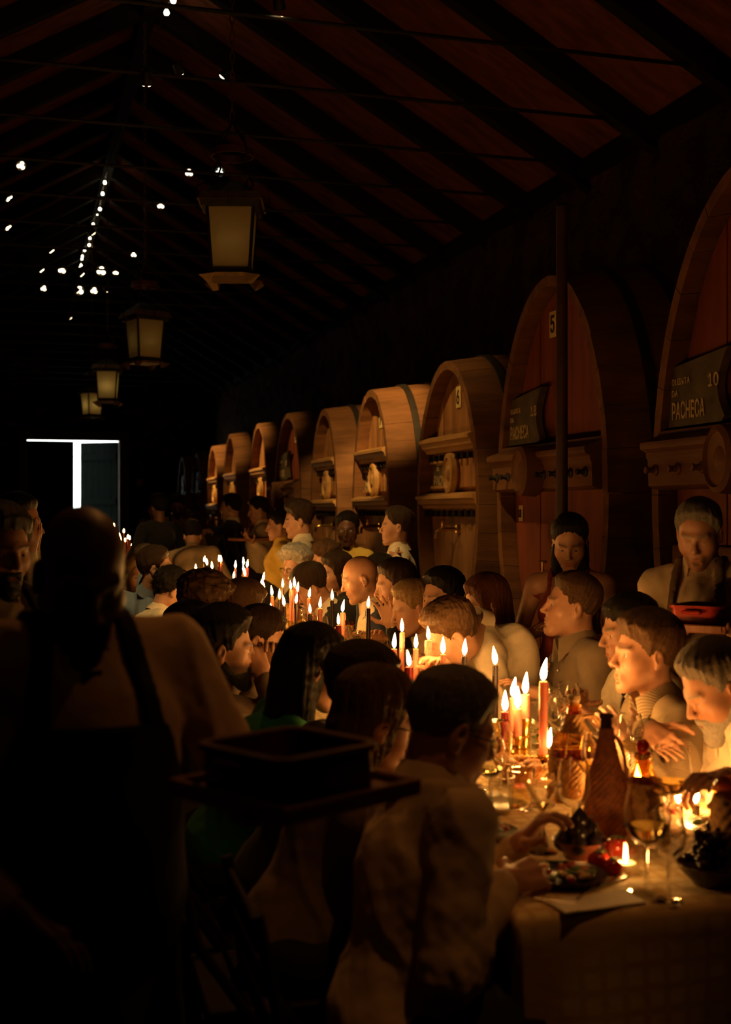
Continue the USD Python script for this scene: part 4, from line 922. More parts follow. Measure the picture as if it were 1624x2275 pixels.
def beard_mesh(s, h, seed):
    F = Fld([-.09, -.04, -.15 - s['beard']], [.09, .13, .02], h); b = s['beard']
    F.add(ell((0, .020, -.030), (.060, .072, .082)), .01)
    F.add(cone((0, .066, -.098), (0, .076, -.108 - b * .5), .024 + b * .3), .03)
    for x in (-1, 1): F.add(cone((x * .052, -.004, -.05), (x * .018, .062, -.10), .020), .02)
    F.add(ell((0, .088, -.062), (.030, .014, .022)), .012)
    x, y, z = F.grid()
    F.D = np.maximum(F.D, np.maximum(z - np.interp(np.broadcast_to(y, F.D.shape), [-.03, .02, .05, .075, .12], [.0, -.03, -.052, -.050, -.047]), -.006 - y)).astype(np.float32)
    F.add(ell((0, .105, -.0675), (.019, .022, .0065)), .004, sub=True)
    v, f = F.mesh(); n = vnorm(v, f)
    return v + n * ((meshkit.fbm(v * 160, 3, seed) - .5) * .007)[:, None], f, v * V(60, 60, 9)
def hand_mesh(Wp, dirv, back, side, curl, h, spread=.06, thumb=.5, sc=1.0, fore=None):
    """side +1 right, -1 left; back: normal of the back of the hand; curl: radians per joint for index..little."""
    y = unit(dirv); z = unit(np.asarray(back) - y * (np.asarray(back) @ y)); x = np.cross(y, z); Wp = np.asarray(Wp, float)
    w = lambda a, b, c: Wp + sc * (x * a + y * b + z * c)
    prims = [(cone(w(-.018 * 1, .0, 0), w(-.026, .085, 0), .014 * sc, .0125 * sc), .02), (cone(w(.018, .0, 0), w(.028, .078, -.002), .014 * sc, .012 * sc), .02),
             (cone(w(0, 0, 0), w(0, .088, .002), .016 * sc, .013 * sc), .02), (cone(Wp - unit(dirv if fore is None else fore) * .055 * sc, w(0, .012, 0), .026 * sc, .023 * sc), .02)]
    t = -side                              # side of the thumb along x
    ln = [(.072, .0088), (.080, .009), (.074, .0086), (.058, .0076)]
    pts = []
    for i, (l, r) in enumerate(ln):
        off = t * (.029 - i * .0195); c = curl[i] if np.ndim(curl) else curl
        p = w(off, .088 - .004 * abs(i - 1), 0); a = 0.0; sp = t * (1.5 - i) * spread
        for k, fr in enumerate((.46, .30, .24)):
            a += c * (0.75 if k == 0 else 1.0)
            q = p + sc * l * fr * (y * math.cos(a) * math.cos(sp) + x * math.sin(sp) * math.cos(a) - z * math.sin(a))
            rr = r * sc * (1 - .1 * k)
            prims.append((cone(p, q, rr, rr * .9), .0025 if k else .006)); p = q
            pts.append(p)
    p = w(t * .026, .022, -.004); a = thumb
    for k, l in enumerate((.042, .034, .027)):
        q = p + sc * l * unit(x * t * math.cos(a * k * .6) * (.9 - .3 * k) + y * (.55 + .25 * k) - z * (.35 + .2 * k) * thumb * 1.5)
        prims.append((cone(p, q, (.0125 - .0015 * k) * sc, (.0105 - .001 * k) * sc), .008)); p = q
        pts.append(p)
    a = np.array(pts + [Wp - y * .07]); F = Fld(np.minimum(a.min(0), Wp - .06) - .03, np.maximum(a.max(0), Wp + .06) + .03, h)
    for q, k in prims: F.add(q, k)
    return F.mesh()
def collar_mesh(N, ax, fwd, r, h, gap=.5):
    """A turned-down shirt collar round the axis ax, open to the front."""
    z = unit(ax); y = unit(np.asarray(fwd) - z * (np.asarray(fwd) @ z)); x = np.cross(y, z)
    pr = [(r + .010, -.02), (r + .002, h), (r + .007, h + .004), (r + .030, -.012), (r + .025, -.016), (r + .005, h - .012), (r + .003, -.02)]
    a = np.linspace(gap, 2 * PI - gap, 40); v = []
    for t in a:
        k = min(t, 2 * PI - t); drop = .018 * np.exp(-((k - gap) / .35) ** 2)
        for i, (rr, zz) in enumerate(pr):
            e = drop * (i in (3, 4)) * 2.0
            v.append(N + (x * math.sin(t) * .92 + y * math.cos(t) * 1.02) * (rr + e * .3) + z * (zz - e - (drop * .4 if i < 3 else 0)))
    m = len(pr); f = []
    for i in range(len(a) - 1):
        for j in range(m):
            p, q = i * m + j, i * m + (j + 1) % m
            f += [[p, q, q + m], [p, q + m, p + m]]
    f += [[0, j + 1, j] for j in range(1, m - 1)] + [[(len(a) - 1) * m, (len(a) - 1) * m + j, (len(a) - 1) * m + j + 1] for j in range(1, m - 1)]
    return trimesh.Trimesh(np.array(v), np.array(f), process=False)
def ik(S, Wt, l1, l2, pole):
    d = Wt - S; D = min(np.linalg.norm(d), (l1 + l2) * .995); u = unit(d)
    a = (l1 * l1 - l2 * l2 + D * D) / (2 * D); hh = math.sqrt(max(l1 * l1 - a * a, 0))
    p = np.asarray(pole, float); p = unit(p - u * (p @ u))
    return S + u * a + p * hh, S + u * D
V = lambda *a: np.array(a, float)
def az(deg): return V(math.cos(math.radians(deg)), math.sin(math.radians(deg)), 0)
def person(label, H, face, chest, pel, group=None, **s):
    """H: world point between the ears; face: (azimuth, pitch, roll); chest: azimuth the chest faces; pel: pelvis (x, y, z); z above 0.7 stands."""
    H = np.asarray(H, float); pel = np.asarray(pel, float); base = V(pel[0], pel[1], 0)
    d = np.hypot(*(H[:2])); hh = s.get('res') or float(np.clip(d * .00128, .0036, .011)); sc = s.get('sc', 1.0); seed = s.get('seed', 1)
    rng = random.Random(seed); s.setdefault('skin', 'fair'); hc = s.get('hair', 'dark'); fem, fat = s.get('fem', 0), s.get('fat', 0.)
    a, p, r = [math.radians(k) for k in face]
    fw = V(math.cos(a) * math.cos(p), math.sin(a) * math.cos(p), math.sin(p)); rt = V(math.sin(a), -math.cos(a), 0); up = np.cross(rt, fw)
    rt, up = rt * math.cos(r) + up * math.sin(r), up * math.cos(r) - rt * math.sin(r)
    Rh = np.stack([rt, fw, up], 1)
    C = az(chest); stand = pel[2] > .7
    U0 = unit(H - .03 * C - pel)
    N = H + sc * (-up * .075 - fw * .028 - unit(U0 + V(0, 0, .4)) * .085) - base
    if 'neck' in s: N = np.asarray(s['neck'], float) - base
    B = pel - base; Hh = H - base
    U = unit(N - B); L = np.linalg.norm(N - B); Rr = unit(np.cross(C, U)); Fw = np.cross(U, Rr)
    k = L / .56
    neck_local = Rh.T @ (N + U * .0 - Hh) / sc
    root = thing('person', label, 'person', base, group=group)
    hv, hf, ht = head_mesh(s, hh / sc, neck_local, hc)
    place = lambda v: Hh + sc * (np.asarray(v) @ Rh.T)
    hv = place(hv)
    w = .185 * (0.90 if fem else 1.0) * s.get('wide', 1.0)
    sh = s.get('shrug', 0.0)
    S = {1: N - U * (.055 - sh) + Rr * w + Fw * s.get('hunch', .01), -1: N - U * (.055 - sh) - Rr * w + Fw * s.get('hunch', .01)}
    torso = [(ell(B + U * .03, (.165 + fat * .03, .125 + fat * .03, .13), [Rr, Fw, U]), .05), (ell(B + U * .19 * k + Fw * (.015 + fat * .04), (.140 + fat * .05, .108 + fat * .06, .17 * k), [Rr, Fw, U]), .06),
             (ell(B + U * .37 * k + Fw * .004, (.168 * w / .185, .108 + fat * .02, .185 * k), [Rr, Fw, U]), .06), (cone(S[1] - Rr * .02, S[-1] + Rr * .02, .060, .060, (Fw, .95)), .05),
             (cone(N - U * .004, N * .45 + S[1] * .55 + U * .012, .044, .038), .04), (cone(N - U * .004, N * .45 + S[-1] * .55 + U * .012, .044, .038), .04)]
    if fem: torso += [(ell(B + U * .33 * k + Fw * .085 + Rr * x * .075, (.062, .055, .065), [Rr, Fw, U]), .04) for x in (-1, 1)]
    arms, hands, E, Wr = [], [], {}, {}
    l1, l2 = .285 * sc, .255 * sc
    for sd, nm in ((1, 'R'), (-1, 'L')):
        hs = s.get(nm) or {}
        tgt = np.asarray(hs['at']) - base if 'at' in hs else (B + C * .40 + Rr * sd * .14 + V(0, 0, .31) if not stand else S[sd] - V(0, 0, .52) + C * .06 + Rr * sd * .06)
        e, wt = ik(S[sd], tgt, l1, l2, hs.get('pole', Rr * sd * .55 - V(0, 0, .9) - C * .3))
        E[sd], Wr[sd] = e, wt
        arms += [(sd, S[sd], e, .050 + fat * .01, .041), (sd, e, wt, .041, .0275)]
        dv = hs.get('dir', unit(wt - e)); bk = hs.get('back', V(0, 0, 1))
        hands.append(hand_mesh(wt + unit(dv) * .005, dv, bk, sd, hs.get('curl', .35), max(hh, .0034) * 1.0, hs.get('spread', .05), hs.get('thumb', .5), sc * (0.92 if fem else 1), wt - e))
    thin = .9 if fem else 1.0
    if stand:
        legs = [(B - U * .02 + Rr * x * .09, B * V(1, 1, .53) + Rr * x * .10 + C * .02, V(0, 0, .07) + B * V(1, 1, 0) + Rr * x * .11 - C * .02, C) for x in (-1, 1)]
    else:
        legs = [(B + Rr * x * .09 - V(0, 0, .0), B + C * .42 + Rr * x * .11 + V(0, 0, .0), B * V(1, 1, 0) + C * (.34 + .05 * x) + Rr * x * .11 + V(0, 0, .07), C) for x in (-1, 1)]
    lp = []
    for hp, kn, an, c in legs:
        lp += [(cone(hp, kn, .085, .058), .04), (cone(kn, an, .056, .036), .02)]
    # --- the body: one mesh
    bare = s.get('top_style', 'shirt') in ('strap',)
    hb = max(hh * 1.7, .008) if bare else max(hh * 3.5, .017)
    allp = np.array([B, N, S[1], S[-1], E[1], E[-1], Wr[1], Wr[-1]] + [q for l in legs for q in l[:3]])
    FB = Fld(allp.min(0) - .2, allp.max(0) + .14, hb)
    for q, kk in torso: FB.add(q, kk, -.006)
    for sd, p0, p1, r0, r1 in arms: FB.add(cone(p0, p1, r0 * thin, r1 * thin), .03)
    for q, kk in lp: FB.add(q, kk, -.004)
    for hp, kn, an, c in legs: FB.add(cone(an - V(0, 0, .02), an + c * .15 - V(0, 0, .035), .034, .03), .02)
    bv, bf = FB.mesh()
    pv = [(hv, hf), (bv, bf)] + hands
    v, f = join(pv); t = np.ones((len(v), 3)); t[:len(ht)] = ht
    obj('body', (v, f), skin(s['skin']), root, smooth=True, tint=t)
    # --- eyes
    if s.get('eye', .6) > .05:
        for x in (-1, 1):
            ev = trimesh.creation.icosphere(2, .0122); g = unit(V(s.get('look', 0.0), 1, -.12))
            tt = np.where((ev.vertices @ g / .0122 > .885)[:, None], V(.05, .028, .016), V(1, 1, 1)) * V(.55, .52, .48)
            obj('eye', (place(ev.vertices + V(x * .031, .0705, .001)), ev.faces), M('eyeball', (1, 1, 1), .25, 0, tint=True), root, smooth=True, tint=tt)
    # --- hair
    style = s.get('style', 'short')
    if style != 'none':
        m = hair_mesh(s, max(hh * .95, .0035) / sc, Rh, style, seed)
        obj('hair', (place(m[0]), m[1]), hairm(hc), root, smooth=True, flow=m[2])
    if s.get('beard'):
        m = beard_mesh(s, hh / sc, seed); obj('beard', (place(m[0]), m[1]), hairm(s.get('beard_c', hc)), root, smooth=True, flow=m[2])
    if s.get('glasses'):
        g = []
        for x in (-1, 1):
            th = np.linspace(0, 2 * PI, 25)
            ring = np.stack([x * .032 + .022 * np.cos(th), .100 - .10 * np.abs(.022 * np.cos(th) + .0) * (np.cos(th) * x > 0), .001 + .017 * np.sin(th)], 1)
            g.append(tube(ring, .0016, 6, False)); g.append(tube([(x * .054, .098, .006), (x * .070, .06, .007), (x * .079, -.005, .006), (x * .080, -.025, -.008)], .0020, 6))
        g.append(tube([(-.010, .100, .005), (0, .1035, .008), (.010, .100, .005)], .0016, 6)); g = cat(g)
        gl = obj('glasses', (place(g.vertices), g.faces), M('spectacle_frame', (.02, .015, .012), .3), root, smooth=True)
        for x in (-1, 1):
            l = lathe([(0, 0), (.0205, 0), (.0205, .0012), (0, .0012)], 20); l.vertices = np.stack([l.vertices[:, 0] + x * .032, l.vertices[:, 2] + .0995, l.vertices[:, 1] * .8 + .001], 1)
            obj('lens', (place(l.vertices), l.faces), LENS, gl, smooth=False)
    if s.get('earring'):
        for x in (-1, 1):
            e = trimesh.creation.icosphere(1, .007); e.apply_scale((1, .6, 1.3)); obj('earring', (place(e.vertices + V(x * .080, -.008, -.052)), e.faces), BRASS, root, smooth=True)
    # --- clothes
    hs_ = max(hh * 2.0, .0075); ts = s.get('top_style', 'shirt'); col = s.get('top', 'white') if isinstance(s.get('top'), str) else s.get('wear', 'white')
    mat = corduroy() if col == 'corduroy' else cloth(col)
    def garment(off, sleeve, hem, hz, neckcut=True, loose=.012):
        G = Fld(allp.min(0) - .22, allp.max(0) + .16, hz)
        for q, kk in torso: G.add(q, kk, off)
        for sd in (1, -1):
            e, wt = E[sd], Wr[sd]
            G.add(cone(S[sd], S[sd] + (e - S[sd]) * min(1, sleeve), .050 + off + fat * .01, (.043 + off)), .03)
            if sleeve > 1: G.add(cone(e, e + (wt - e) * (sleeve - 1), .042 + off, .029 + off * .8), .025)
        x, y, z = G.grid()
        lz = (x - B[0]) * U[0] + (y - B[1]) * U[1] + (z - B[2]) * U[2]
        G.add(ell(N + U * .075 + Fw * .012, (.060, .064, .075), [Rr, Fw, U]), .012, sub=True)
        return G, lz
    def local(G):
        x, y, z = G.grid()
        dx, dy, dz = x - B[0], y - B[1], z - B[2]
        return [dx * e[0] + dy * e[1] + dz * e[2] for e in (Rr, Fw, U)]
    def finish(G, amp=.010, fr=1.0):
        v, f = G.mesh(); n = vnorm(v, f)
        A1 = meshkit.fbm(v @ np.array([[9.5, 1, 2.2], [1, 9.5, -2], [1.5, -1.5, 3.4]]) * fr + seed * 3.1, 2, seed); rd = 1 - np.clip(np.abs(A1 - .5) * 6, 0, 1)
        dE = np.minimum(*[np.linalg.norm(v - E[q], axis=1) for q in (1, -1)]); dS = np.minimum(*[np.linalg.norm(v - S[q], axis=1) for q in (1, -1)])
        wgt = .45 + .8 * np.exp(-(dE / .13) ** 2) + .3 * np.exp(-(dS / .12) ** 2)
        A2 = meshkit.fbm(v * 26 * fr + seed, 2, seed + 9) - .5
        return v + n * ((rd - .4) * amp * wgt + A2 * amp * .9 * wgt)[:, None], f
    sleeve = s.get('sleeve', 1.93)
    top = None
    if ts == 'strap':
        G, lz = garment(.006, .05, 0, hs_); lx, ly, lz = local(G)
        tp = .40 * k
        st = np.maximum(np.abs(np.abs(lx) - .085) - .012, lz - .75)
        G.D = np.maximum(G.D, np.minimum(lz - tp - .03 * np.clip(np.abs(lx) / .1, 0, 1), st)).astype(np.float32)
        top = obj('dress', finish(G, .004), mat, root, smooth=True)
    else:
        G, lz = garment(s.get('off', .014), sleeve, -.1, hs_)
        under = s.get('jacket')
        top = obj('shirt' if ts != 'tee' else 'knit_top', finish(G, s.get('fold', .010) * (.5 if under else 1)), mat, root, smooth=True)
        if ts == 'shirt':
            ca = unit(U + unit(Hh - N) * .7)
            obj('collar', collar_mesh(N + U * .022 + Fw * .008, ca, Fw, .064 * (0.92 if fem else 1) + fat * .012, .046, s.get('gap', .45)), mat, top, smooth=50)
            if hh < .0075:
                for b in range(6):
                    c = trimesh.creation.icosphere(1, .005); zz = L - .06 - b * .075
                    # buttons ride on the front of the shirt
                    yy = np.interp(zz, [0, .19 * k, .37 * k, L], [.140 + fat * .03, .135 + fat * .1, .128 + fat * .02, .085]) + s.get('off', .014)
                    c.apply_translation(B + U * zz + Fw * (yy - .003)); obj('button', c, M('button', (.7, .65, .55), .3), top, smooth=True)
        if under:
            G, lz = garment(.026, sleeve - .05, -.1, hs_); lx, ly, lz = local(G)
            vcut = np.where(ly > 0.01, (np.abs(lx) - .012 - .085 * np.clip((lz - .22) / .28, 0, 1.6)), .2)
            G.D = np.maximum(G.D, np.where(lz > .18, -vcut, -1)).astype(np.float32)
            G.D = np.maximum(G.D, -(np.sqrt((lx) ** 2 + (ly - .01) ** 2 + (lz - L - .05) ** 2) - .085)).astype(np.float32)
            obj('jacket', finish(G, .008), cloth(under), root, smooth=True)
    if s.get('apron') or s.get('straps'):
        G = Fld(allp.min(0) - .22, allp.max(0) + .16, max(hs_ * .8, .006))
        for q, kk in torso: G.add(q, kk, s.get('off', .014) + .020)
        if s.get('apron') and stand:
            G.add(cone(B - U * .05, B * V(1, 1, .45), .20, .23, (C, .72)), .05)
        lx, ly, lz = local(G); bt = s.get('bib', .36) * k
        sw = .105 + .02 * np.clip((lz - .2) / .3, 0, 1)
        strap = np.maximum(np.abs(np.abs(lx) - .100 + .02 * np.clip((lz - bt) / .2, 0, 1)) - .017, bt - .03 - lz)
        body_ = np.maximum(np.maximum(np.abs(lx) - np.interp(np.broadcast_to(lz, G.D.shape), [-.8, .0, .16, bt], [.30, .26, .19, .125]), lz - bt), -ly + (.02 if not s.get('wrap') else -.2))
        reg = np.minimum(strap, body_) if s.get('apron') else strap
        G.D = np.maximum(G.D, reg).astype(np.float32)
        G.D = np.maximum(G.D, -(np.sqrt(lx ** 2 + (ly) ** 2 + (lz - L - .06) ** 2) - .075)).astype(np.float32)
        obj('apron' if s.get('apron') else 'braces', finish(G, .004), cloth(s.get('apron_c', 'black')), root, smooth=True)
    if s.get('scarf'):
        ring = [N + U * (.01 + .02 * math.sin(q * 3)) + (Rr * math.sin(q) * .085 + Fw * math.cos(q) * .09) for q in np.linspace(0, 2 * PI, 22)]
        m = cat([tube(ring, .024, 8, False), tube([N + Fw * .10 + Rr * .02, B + U * .36 * k + Fw * .135 + Rr * .04, B + U * .2 * k + Fw * .15 + Rr * .05], [.022, .028, .03], 8)])
        obj('scarf', m, cloth(s['scarf']), root, smooth=True)
    if s.get('tie'):
        m = cat([ext(Polygon([(-.018, 0), (.018, 0), (.03, -.36), (0, -.40), (-.03, -.36)]), .006)])
        obj('tie', frame(m, B + U * (L - .03) + Fw * .105, Rr, U, Fw), cloth('black'), root, smooth=20)
    pc = s.get('pants', 'char'); hp_ = max(hh * 3.0, .014)
    G = Fld(allp.min(0) - .2, allp.max(0) + .14, hp_)
    G.add(ell(B + U * .0, (.172 + fat * .03, .134 + fat * .03, .12), [Rr, Fw, U]), .05)
    if s.get('skirt'):
        if stand: G.add(cone(B, B * V(1, 1, .35), .17, .22), .03)
        else:
            for q, kk in lp[:1] + lp[2:3]: G.add(q, .09, .012)
    else:
        for q, kk in lp: G.add(q, kk, .012)
    obj('skirt' if s.get('skirt') else 'trousers', finish(G, .006), cloth(pc), root, smooth=True)
    for hp, kn, an, c in legs:
        F = Fld(an + V(-.25, -.25, -.09), an + V(.25, .25, .07), max(hh * 2, .009))
        F.add(cone(an - V(0, 0, .025), an + c * .15 - V(0, 0, .035), .043, .034), .02).add(cone(an - c * .03 - V(0, 0, .04), an + c * .17 - V(0, 0, .045), .03, .026), .01)
        F.D = np.maximum(F.D, (.002 - F.grid()[2])).astype(np.float32)
        obj('shoe', F.mesh(), M('shoe_leather', (.02, .014, .01), .35), root, smooth=True)
    return root
# ---------------------------------------------------------------- who sits and stands where
SL = lambda r, t, z=.50: TP(r, t, z)
long_hair = lambda w=.07, l=.38, y=-.07: [((0, -.055, .02), (0, y - .045, -l), w, w * .8, None), ((.055, -.03, .0), (.062, y + .03, -l * .85), .032, .030, None), ((-.055, -.03, .0), (-.062, y + .03, -l * .85), .032, .030, None)]
# left row, backs to the camera
person('grey haired man in glasses and cream shirt, nearest on the left side of the table', PR(1003, 1622, -.06), (2, -20, 0), 4, SL(-.23, .12), seed=11, hair='salt', style='short', wear='cream', glasses=1, eye=.3, sc=1.03, wide=1.12, fat=.5, fold=.013, th=.012,
       R=dict(at=P(1120, 1962, 2.62), dir=V(.85, .25, .1), back=V(.1, -.5, .85), curl=.85, thumb=.8, pole=V(-.5, -.5, -.7)), L=dict(at=P(1150, 1880, 2.9), curl=.6))
person('older woman with light brown hair and glasses beside the grey haired man', PR(833, 1609, -.13), (6, -14, 0), 0, SL(-.36, .66), seed=12, wide=.92, hair='brown', style='bob', fem=1, wear='taupe', glasses=1, eye=.4, skin='fair', th=.020, top_style='tee', locks=[((0, -.06, 0), (0, -.07, -.12), .07, .06, None)])
person('dark haired diner mostly hidden behind the woman with glasses', PR(805, 1545, -.09), (0, -16, 0), 0, SL(-.33, 1.06), seed=13, wide=.92, hair='dark', wear='char', th=.020, eye=.3, top_style='tee')
person('woman with long straight dark hair in a green top', PR(694, 1489, -.14), (2, -14, 0), 0, SL(-.42, 1.5), seed=14, hair='black', style='bob', fem=1, wear='green', top_style='tee', eye=.4, th=.014, locks=long_hair(.075, .48, -.09), sc=1.04)
person('bearded dark haired man in a brown top', PR(498, 1444, -.33), (-8, -4, 0), 0, SL(-.52, 2.1), seed=15, hair='black', style='short', wear='brown', top_style='tee', stubble=.8, beard=.008, skin='mid', th=.022, sc=1.08, eye=.6, R=dict(at=P(585, 1500, 4.45), curl=.9, back=V(0, -.6, .7)), L=dict(at=P(600, 1480, 4.6), curl=.8))
person('woman with tied back hair and yellow scarf looking down', PR(577, 1423, -.08), (-16, -24, 0), -5, SL(-.35, 2.75), seed=16, hair='dark', style='short', line='back', fem=1, wear='beige', scarf='scarf', eye=.1, sc=1.06, bun=(0, -.10, .02), R=dict(at=P(575, 1505, 4.8), curl=.9), L=dict(at=P(603, 1478, 4.95), curl=.8))
person('black haired diner in black between the waiter and the bearded man', PR(428, 1424, -.36), (0, -10, 0), 0, SL(-.52, 3.0), seed=17, hair='black', wear='black', top_style='tee', th=.024, sc=1.06)
person('diner with wavy brown hair in a navy jacket', PR(452, 1356, -.22), (0, -20, 0), 0, SL(-.46, 3.7), seed=18, hair='brown', style='bob', line='short', wear='white', jacket='navy', th=.034, curl=.014, eye=.2, sc=1.1)
person('brown haired diner with face turned from the camera', PR(541, 1354, .0), (12, -20, 0), 5, SL(-.33, 4.35), seed=19, hair='brown', style='bob', fem=1, wear='taupe', th=.022, eye=0)
person('curly black haired man in a white shirt, bent forward', PR(378, 1316, -.22), (20, -22, 0), 5, SL(-.58, 5.2), seed=20, hair='black', style='short', curl=.012, th=.022, wear='white', eye=0, sc=1.05)
person('man in glasses and a denim shirt', PR(347, 1264, -.30), (-8, 0, 0), -5, SL(-.50, 6.0), seed=21, hair='dark', wear='denim', glasses=1, sc=1.06)
person('fair woman with bare shoulders looking this way past the waiter', PR(301, 1280, -.38), (-72, -6, 0), -25, SL(-.60, 6.6), seed=22, hair='blond', style='short', line='back', fem=1, wear='beige', top_style='strap', eye=.6, sc=1.05)
person('white haired diner far down the left bench', PR(322, 1246, -.14), (40, -10, 0), 0, SL(-.38, 8.7), seed=23, hair='grey', style='bob', wear='beige', th=.02, fem=1)
for i, (u, v, d, lab, hc) in enumerate([(338, 1158, 17.5, 'highest brown haired guest at the far second table', 'brown'), (318, 1163, 18.6, 'curly fair haired guest at the far second table', 'blond'), (330, 1166, 19.5, 'auburn haired guest at the far second table', 'auburn'), (346, 1172, 16.8, 'dark haired guest at the right of the far second table', 'dark')]):
    q = PR(u, v, 1.3 if i == 0 else 1.0); q[2] = min(q[2], 1.30); r, t_ = RT(q); sd = 1 if r > .45 else -1
    person(lab, q, (180 if sd > 0 else 0, -10, 0), 180 if sd > 0 else 0, (q[0] + sd * .24, q[1] + .02, .52), seed=40 + i, hair=hc, style='bob', fem=1, wear='beige', top_style='tee', th=.024, eye=0, res=.010)
# right row, faces to the left
SR = lambda r, t, z=.50: TP(r, t, z)
person('grey bearded man bowing at the right edge of the picture', PR(1592, 1528, .98), (176, -30, 0), 180, SR(1.24, .80), seed=51, hair='salt', beard=.022, beard_c='grey', wear='white', skin='mid', eye=.15, sc=1.05, th=.014, R=dict(at=P(1618, 1728, 3.32), dir=V(-.9, .1, -.1), curl=.7), L=dict(at=P(1640, 1760, 3.1), curl=.6))
person('young man in a ribbed beige shirt with folded arms, gazing left', PR(1432, 1456, .95), (175, 2, 0), 172, SR(1.26, 1.25), seed=52, hair='brown', style='short', fringe=.018, wear='corduroy', th=.020, eye=.75, nose=1.0, sc=1.03, wide=1.02, fold=.014, R=dict(at=P(1440, 1618, 3.76), dir=V(.05, -.9, -.25), back=V(-.6, -.2, .7), curl=.3, pole=V(.1, .9, -.6)), L=dict(at=P(1395, 1655, 3.78), back=V(-.5, 0, .8), curl=.4, pole=V(.5, -.6, -.6)))
r3 = person('black haired man in a white shirt with sunglasses hung at his chest', PR(1398, 1405, 1.13), (172, -8, 0), 176, SR(1.34, 1.72), seed=53, hair='black', style='cap', wear='white', skin='mid', eye=.5, sc=1.03, R=dict(at=P(1288, 1572, 4.55), curl=.5, pole=V(.3, .5, -.6)), L=dict(at=P(1340, 1610, 4.2), curl=.5))
person('stout man in a taupe shirt looking up to the left', PR(1268, 1349, 1.15), (166, 8, 0), 172, SR(1.32, 2.22), seed=54, hair='brown', style='short', wear='taupe', fat=.9, jaw=1.05, eye=.6, sc=1.06, th=.014, wide=1.08, R=dict(at=P(1185, 1500, 5.2)), L=dict(at=P(1200, 1545, 4.7)))
person('bent young man with wavy brown hair in a white shirt', PR(1006, 1416, .63), (168, -32, 0), 172, SR(1.15, 2.62), seed=55, neck=P(1062, 1398, 5.12), hair='brown', style='short', th=.020, curl=.006, wear='white', eye=.1, sc=1.06, fold=.012, R=dict(at=P(960, 1480, 4.9), curl=.5), L=dict(at=P(1010, 1500, 4.6), curl=.5))
person('woman with long auburn hair, drop earring and dark top', PR(1080, 1345, 1.03), (176, -14, 0), 178, SR(1.30, 3.1), seed=56, wide=.92, hair='auburn', style='bob', fem=1, wear='black', top_style='tee', earring=1, eye=.2, th=.014, sc=1.06, locks=long_hair(.065, .34, -.07))
person('black haired man in white turning his face to the camera', PR(982, 1330, 1.0), (202, -6, 0), 188, SR(1.32, 3.58), seed=57, wide=.92, hair='black', wear='white', eye=.7, sc=1.1, th=.018)
person('woman with tied fair hair and lowered eyes', PR(914, 1354, .88), (186, -16, 0), 184, SR(1.26, 3.96), seed=58, wide=.92, hair='blond', style='short', line='back', fem=1, wear='cream', eye=.05, sc=1.1, bun=(0, -.10, .0))
person('dark haired man in a black jacket raising his open hand', PR(878, 1302, .93), (174, -10, 0), 178, SR(1.30, 4.36), seed=59, wide=.92, hair='dark', wear='white', jacket='black', eye=.4, sc=1.1, th=.014, L=dict(at=P(872, 1392, 6.35), dir=V(-.35, .1, .95), back=V(.5, .75, .1), curl=.25, spread=.14, thumb=.2, pole=V(.1, -.3, -.9)), R=dict(at=P(845, 1420, 6.6)))
person('dark skinned face half seen between the bald man and the raised hand', PR(843, 1278, 1.2), (205, -8, 0), 190, SR(1.52, 5.55), seed=60, hair='black', wear='black', skin='dark', top_style='tee', sc=1.05)
person('bald man in a navy suit looking down', PR(800, 1287, .86), (170, -18, 0), 176, SR(1.26, 4.9), seed=61, hair='dark', style='none', stubble=.25, wear='white', jacket='navy', eye=.1, sc=1.13, R=dict(at=P(775, 1410, 7.2)), L=dict(at=P(830, 1430, 6.8)))
person('bent dark haired man in a black suit with white collar', PR(692, 1308, .76), (172, -34, 0), 176, SR(1.22, 5.8), seed=62, hair='dark', wear='white', jacket='black', th=.024, eye=.1, sc=1.12)
person('woman with dark hair in a black dress behind the bent man', PR(747, 1274, 1.1), (188, -10, 0), 184, SR(1.34, 6.45), seed=63, hair='dark', style='bob', fem=1, wear='black', top_style='tee', th=.02, sc=1.1)
person('curly brown haired guest leaning beyond the black suits', PR(724, 1248, 1.18), (170, -10, 0), 180, SR(1.46, 7.1), seed=64, hair='brown', wear='taupe', curl=.012, th=.024, sc=1.1)
person('grey haired woman in glasses and navy cardigan, speaking', PR(655, 1262, .96), (214, -8, 0), 196, SR(1.22, 7.25), seed=65, hair='grey', style='short', fem=1, th=.034, curl=.012, glasses=1, mouth=.8, wear='cream', jacket='navy', sc=1.13, eye=.5)
# standing
def stander(label, u, v, d, face, chest, z=.95, off=(0, 0), **s):
    q = P(u, v, d); return person(label, q, face, chest, (q[0] + off[0], q[1] + off[1], z * q[2] / 1.6), **s)
s12 = stander('greying waiter in cream shirt and brown apron straps holding a red dish', 1553, 1187, 4.73, (-132, -22, 0), -135, off=(.06, .04), seed=71, hair='salt', wear='cream', apron=1, apron_c='brown', eye=.25, skin='mid', sc=1.04, th=.010, fringe=-.016, sleeve=1.9, R=dict(at=P(1500, 1400, 4.55), dir=V(-.3, -.7, 0), back=V(0, 0, -1), curl=.3, pole=V(0, .8, -.5)), L=dict(at=P(1625, 1395, 4.3), dir=V(-.3, -.7, 0), back=V(0, 0, -1), curl=.3, pole=V(.8, 0, -.5)))
stander('woman with long dark hair in a strapped red dress standing before the dark cask', 1266, 1207, 5.67, (-118, -24, 0), -125, seed=72, hair='black', style='short', line='back', fringe=-.018, fem=1, wear='red', top_style='strap', skirt=1, pants='red', earring=1, eye=.15, th=.012, locks=long_hair(.055, .30, -.05), R=dict(at=P(1222, 1385, 5.6)), L=dict(at=P(1255, 1400, 5.5)))
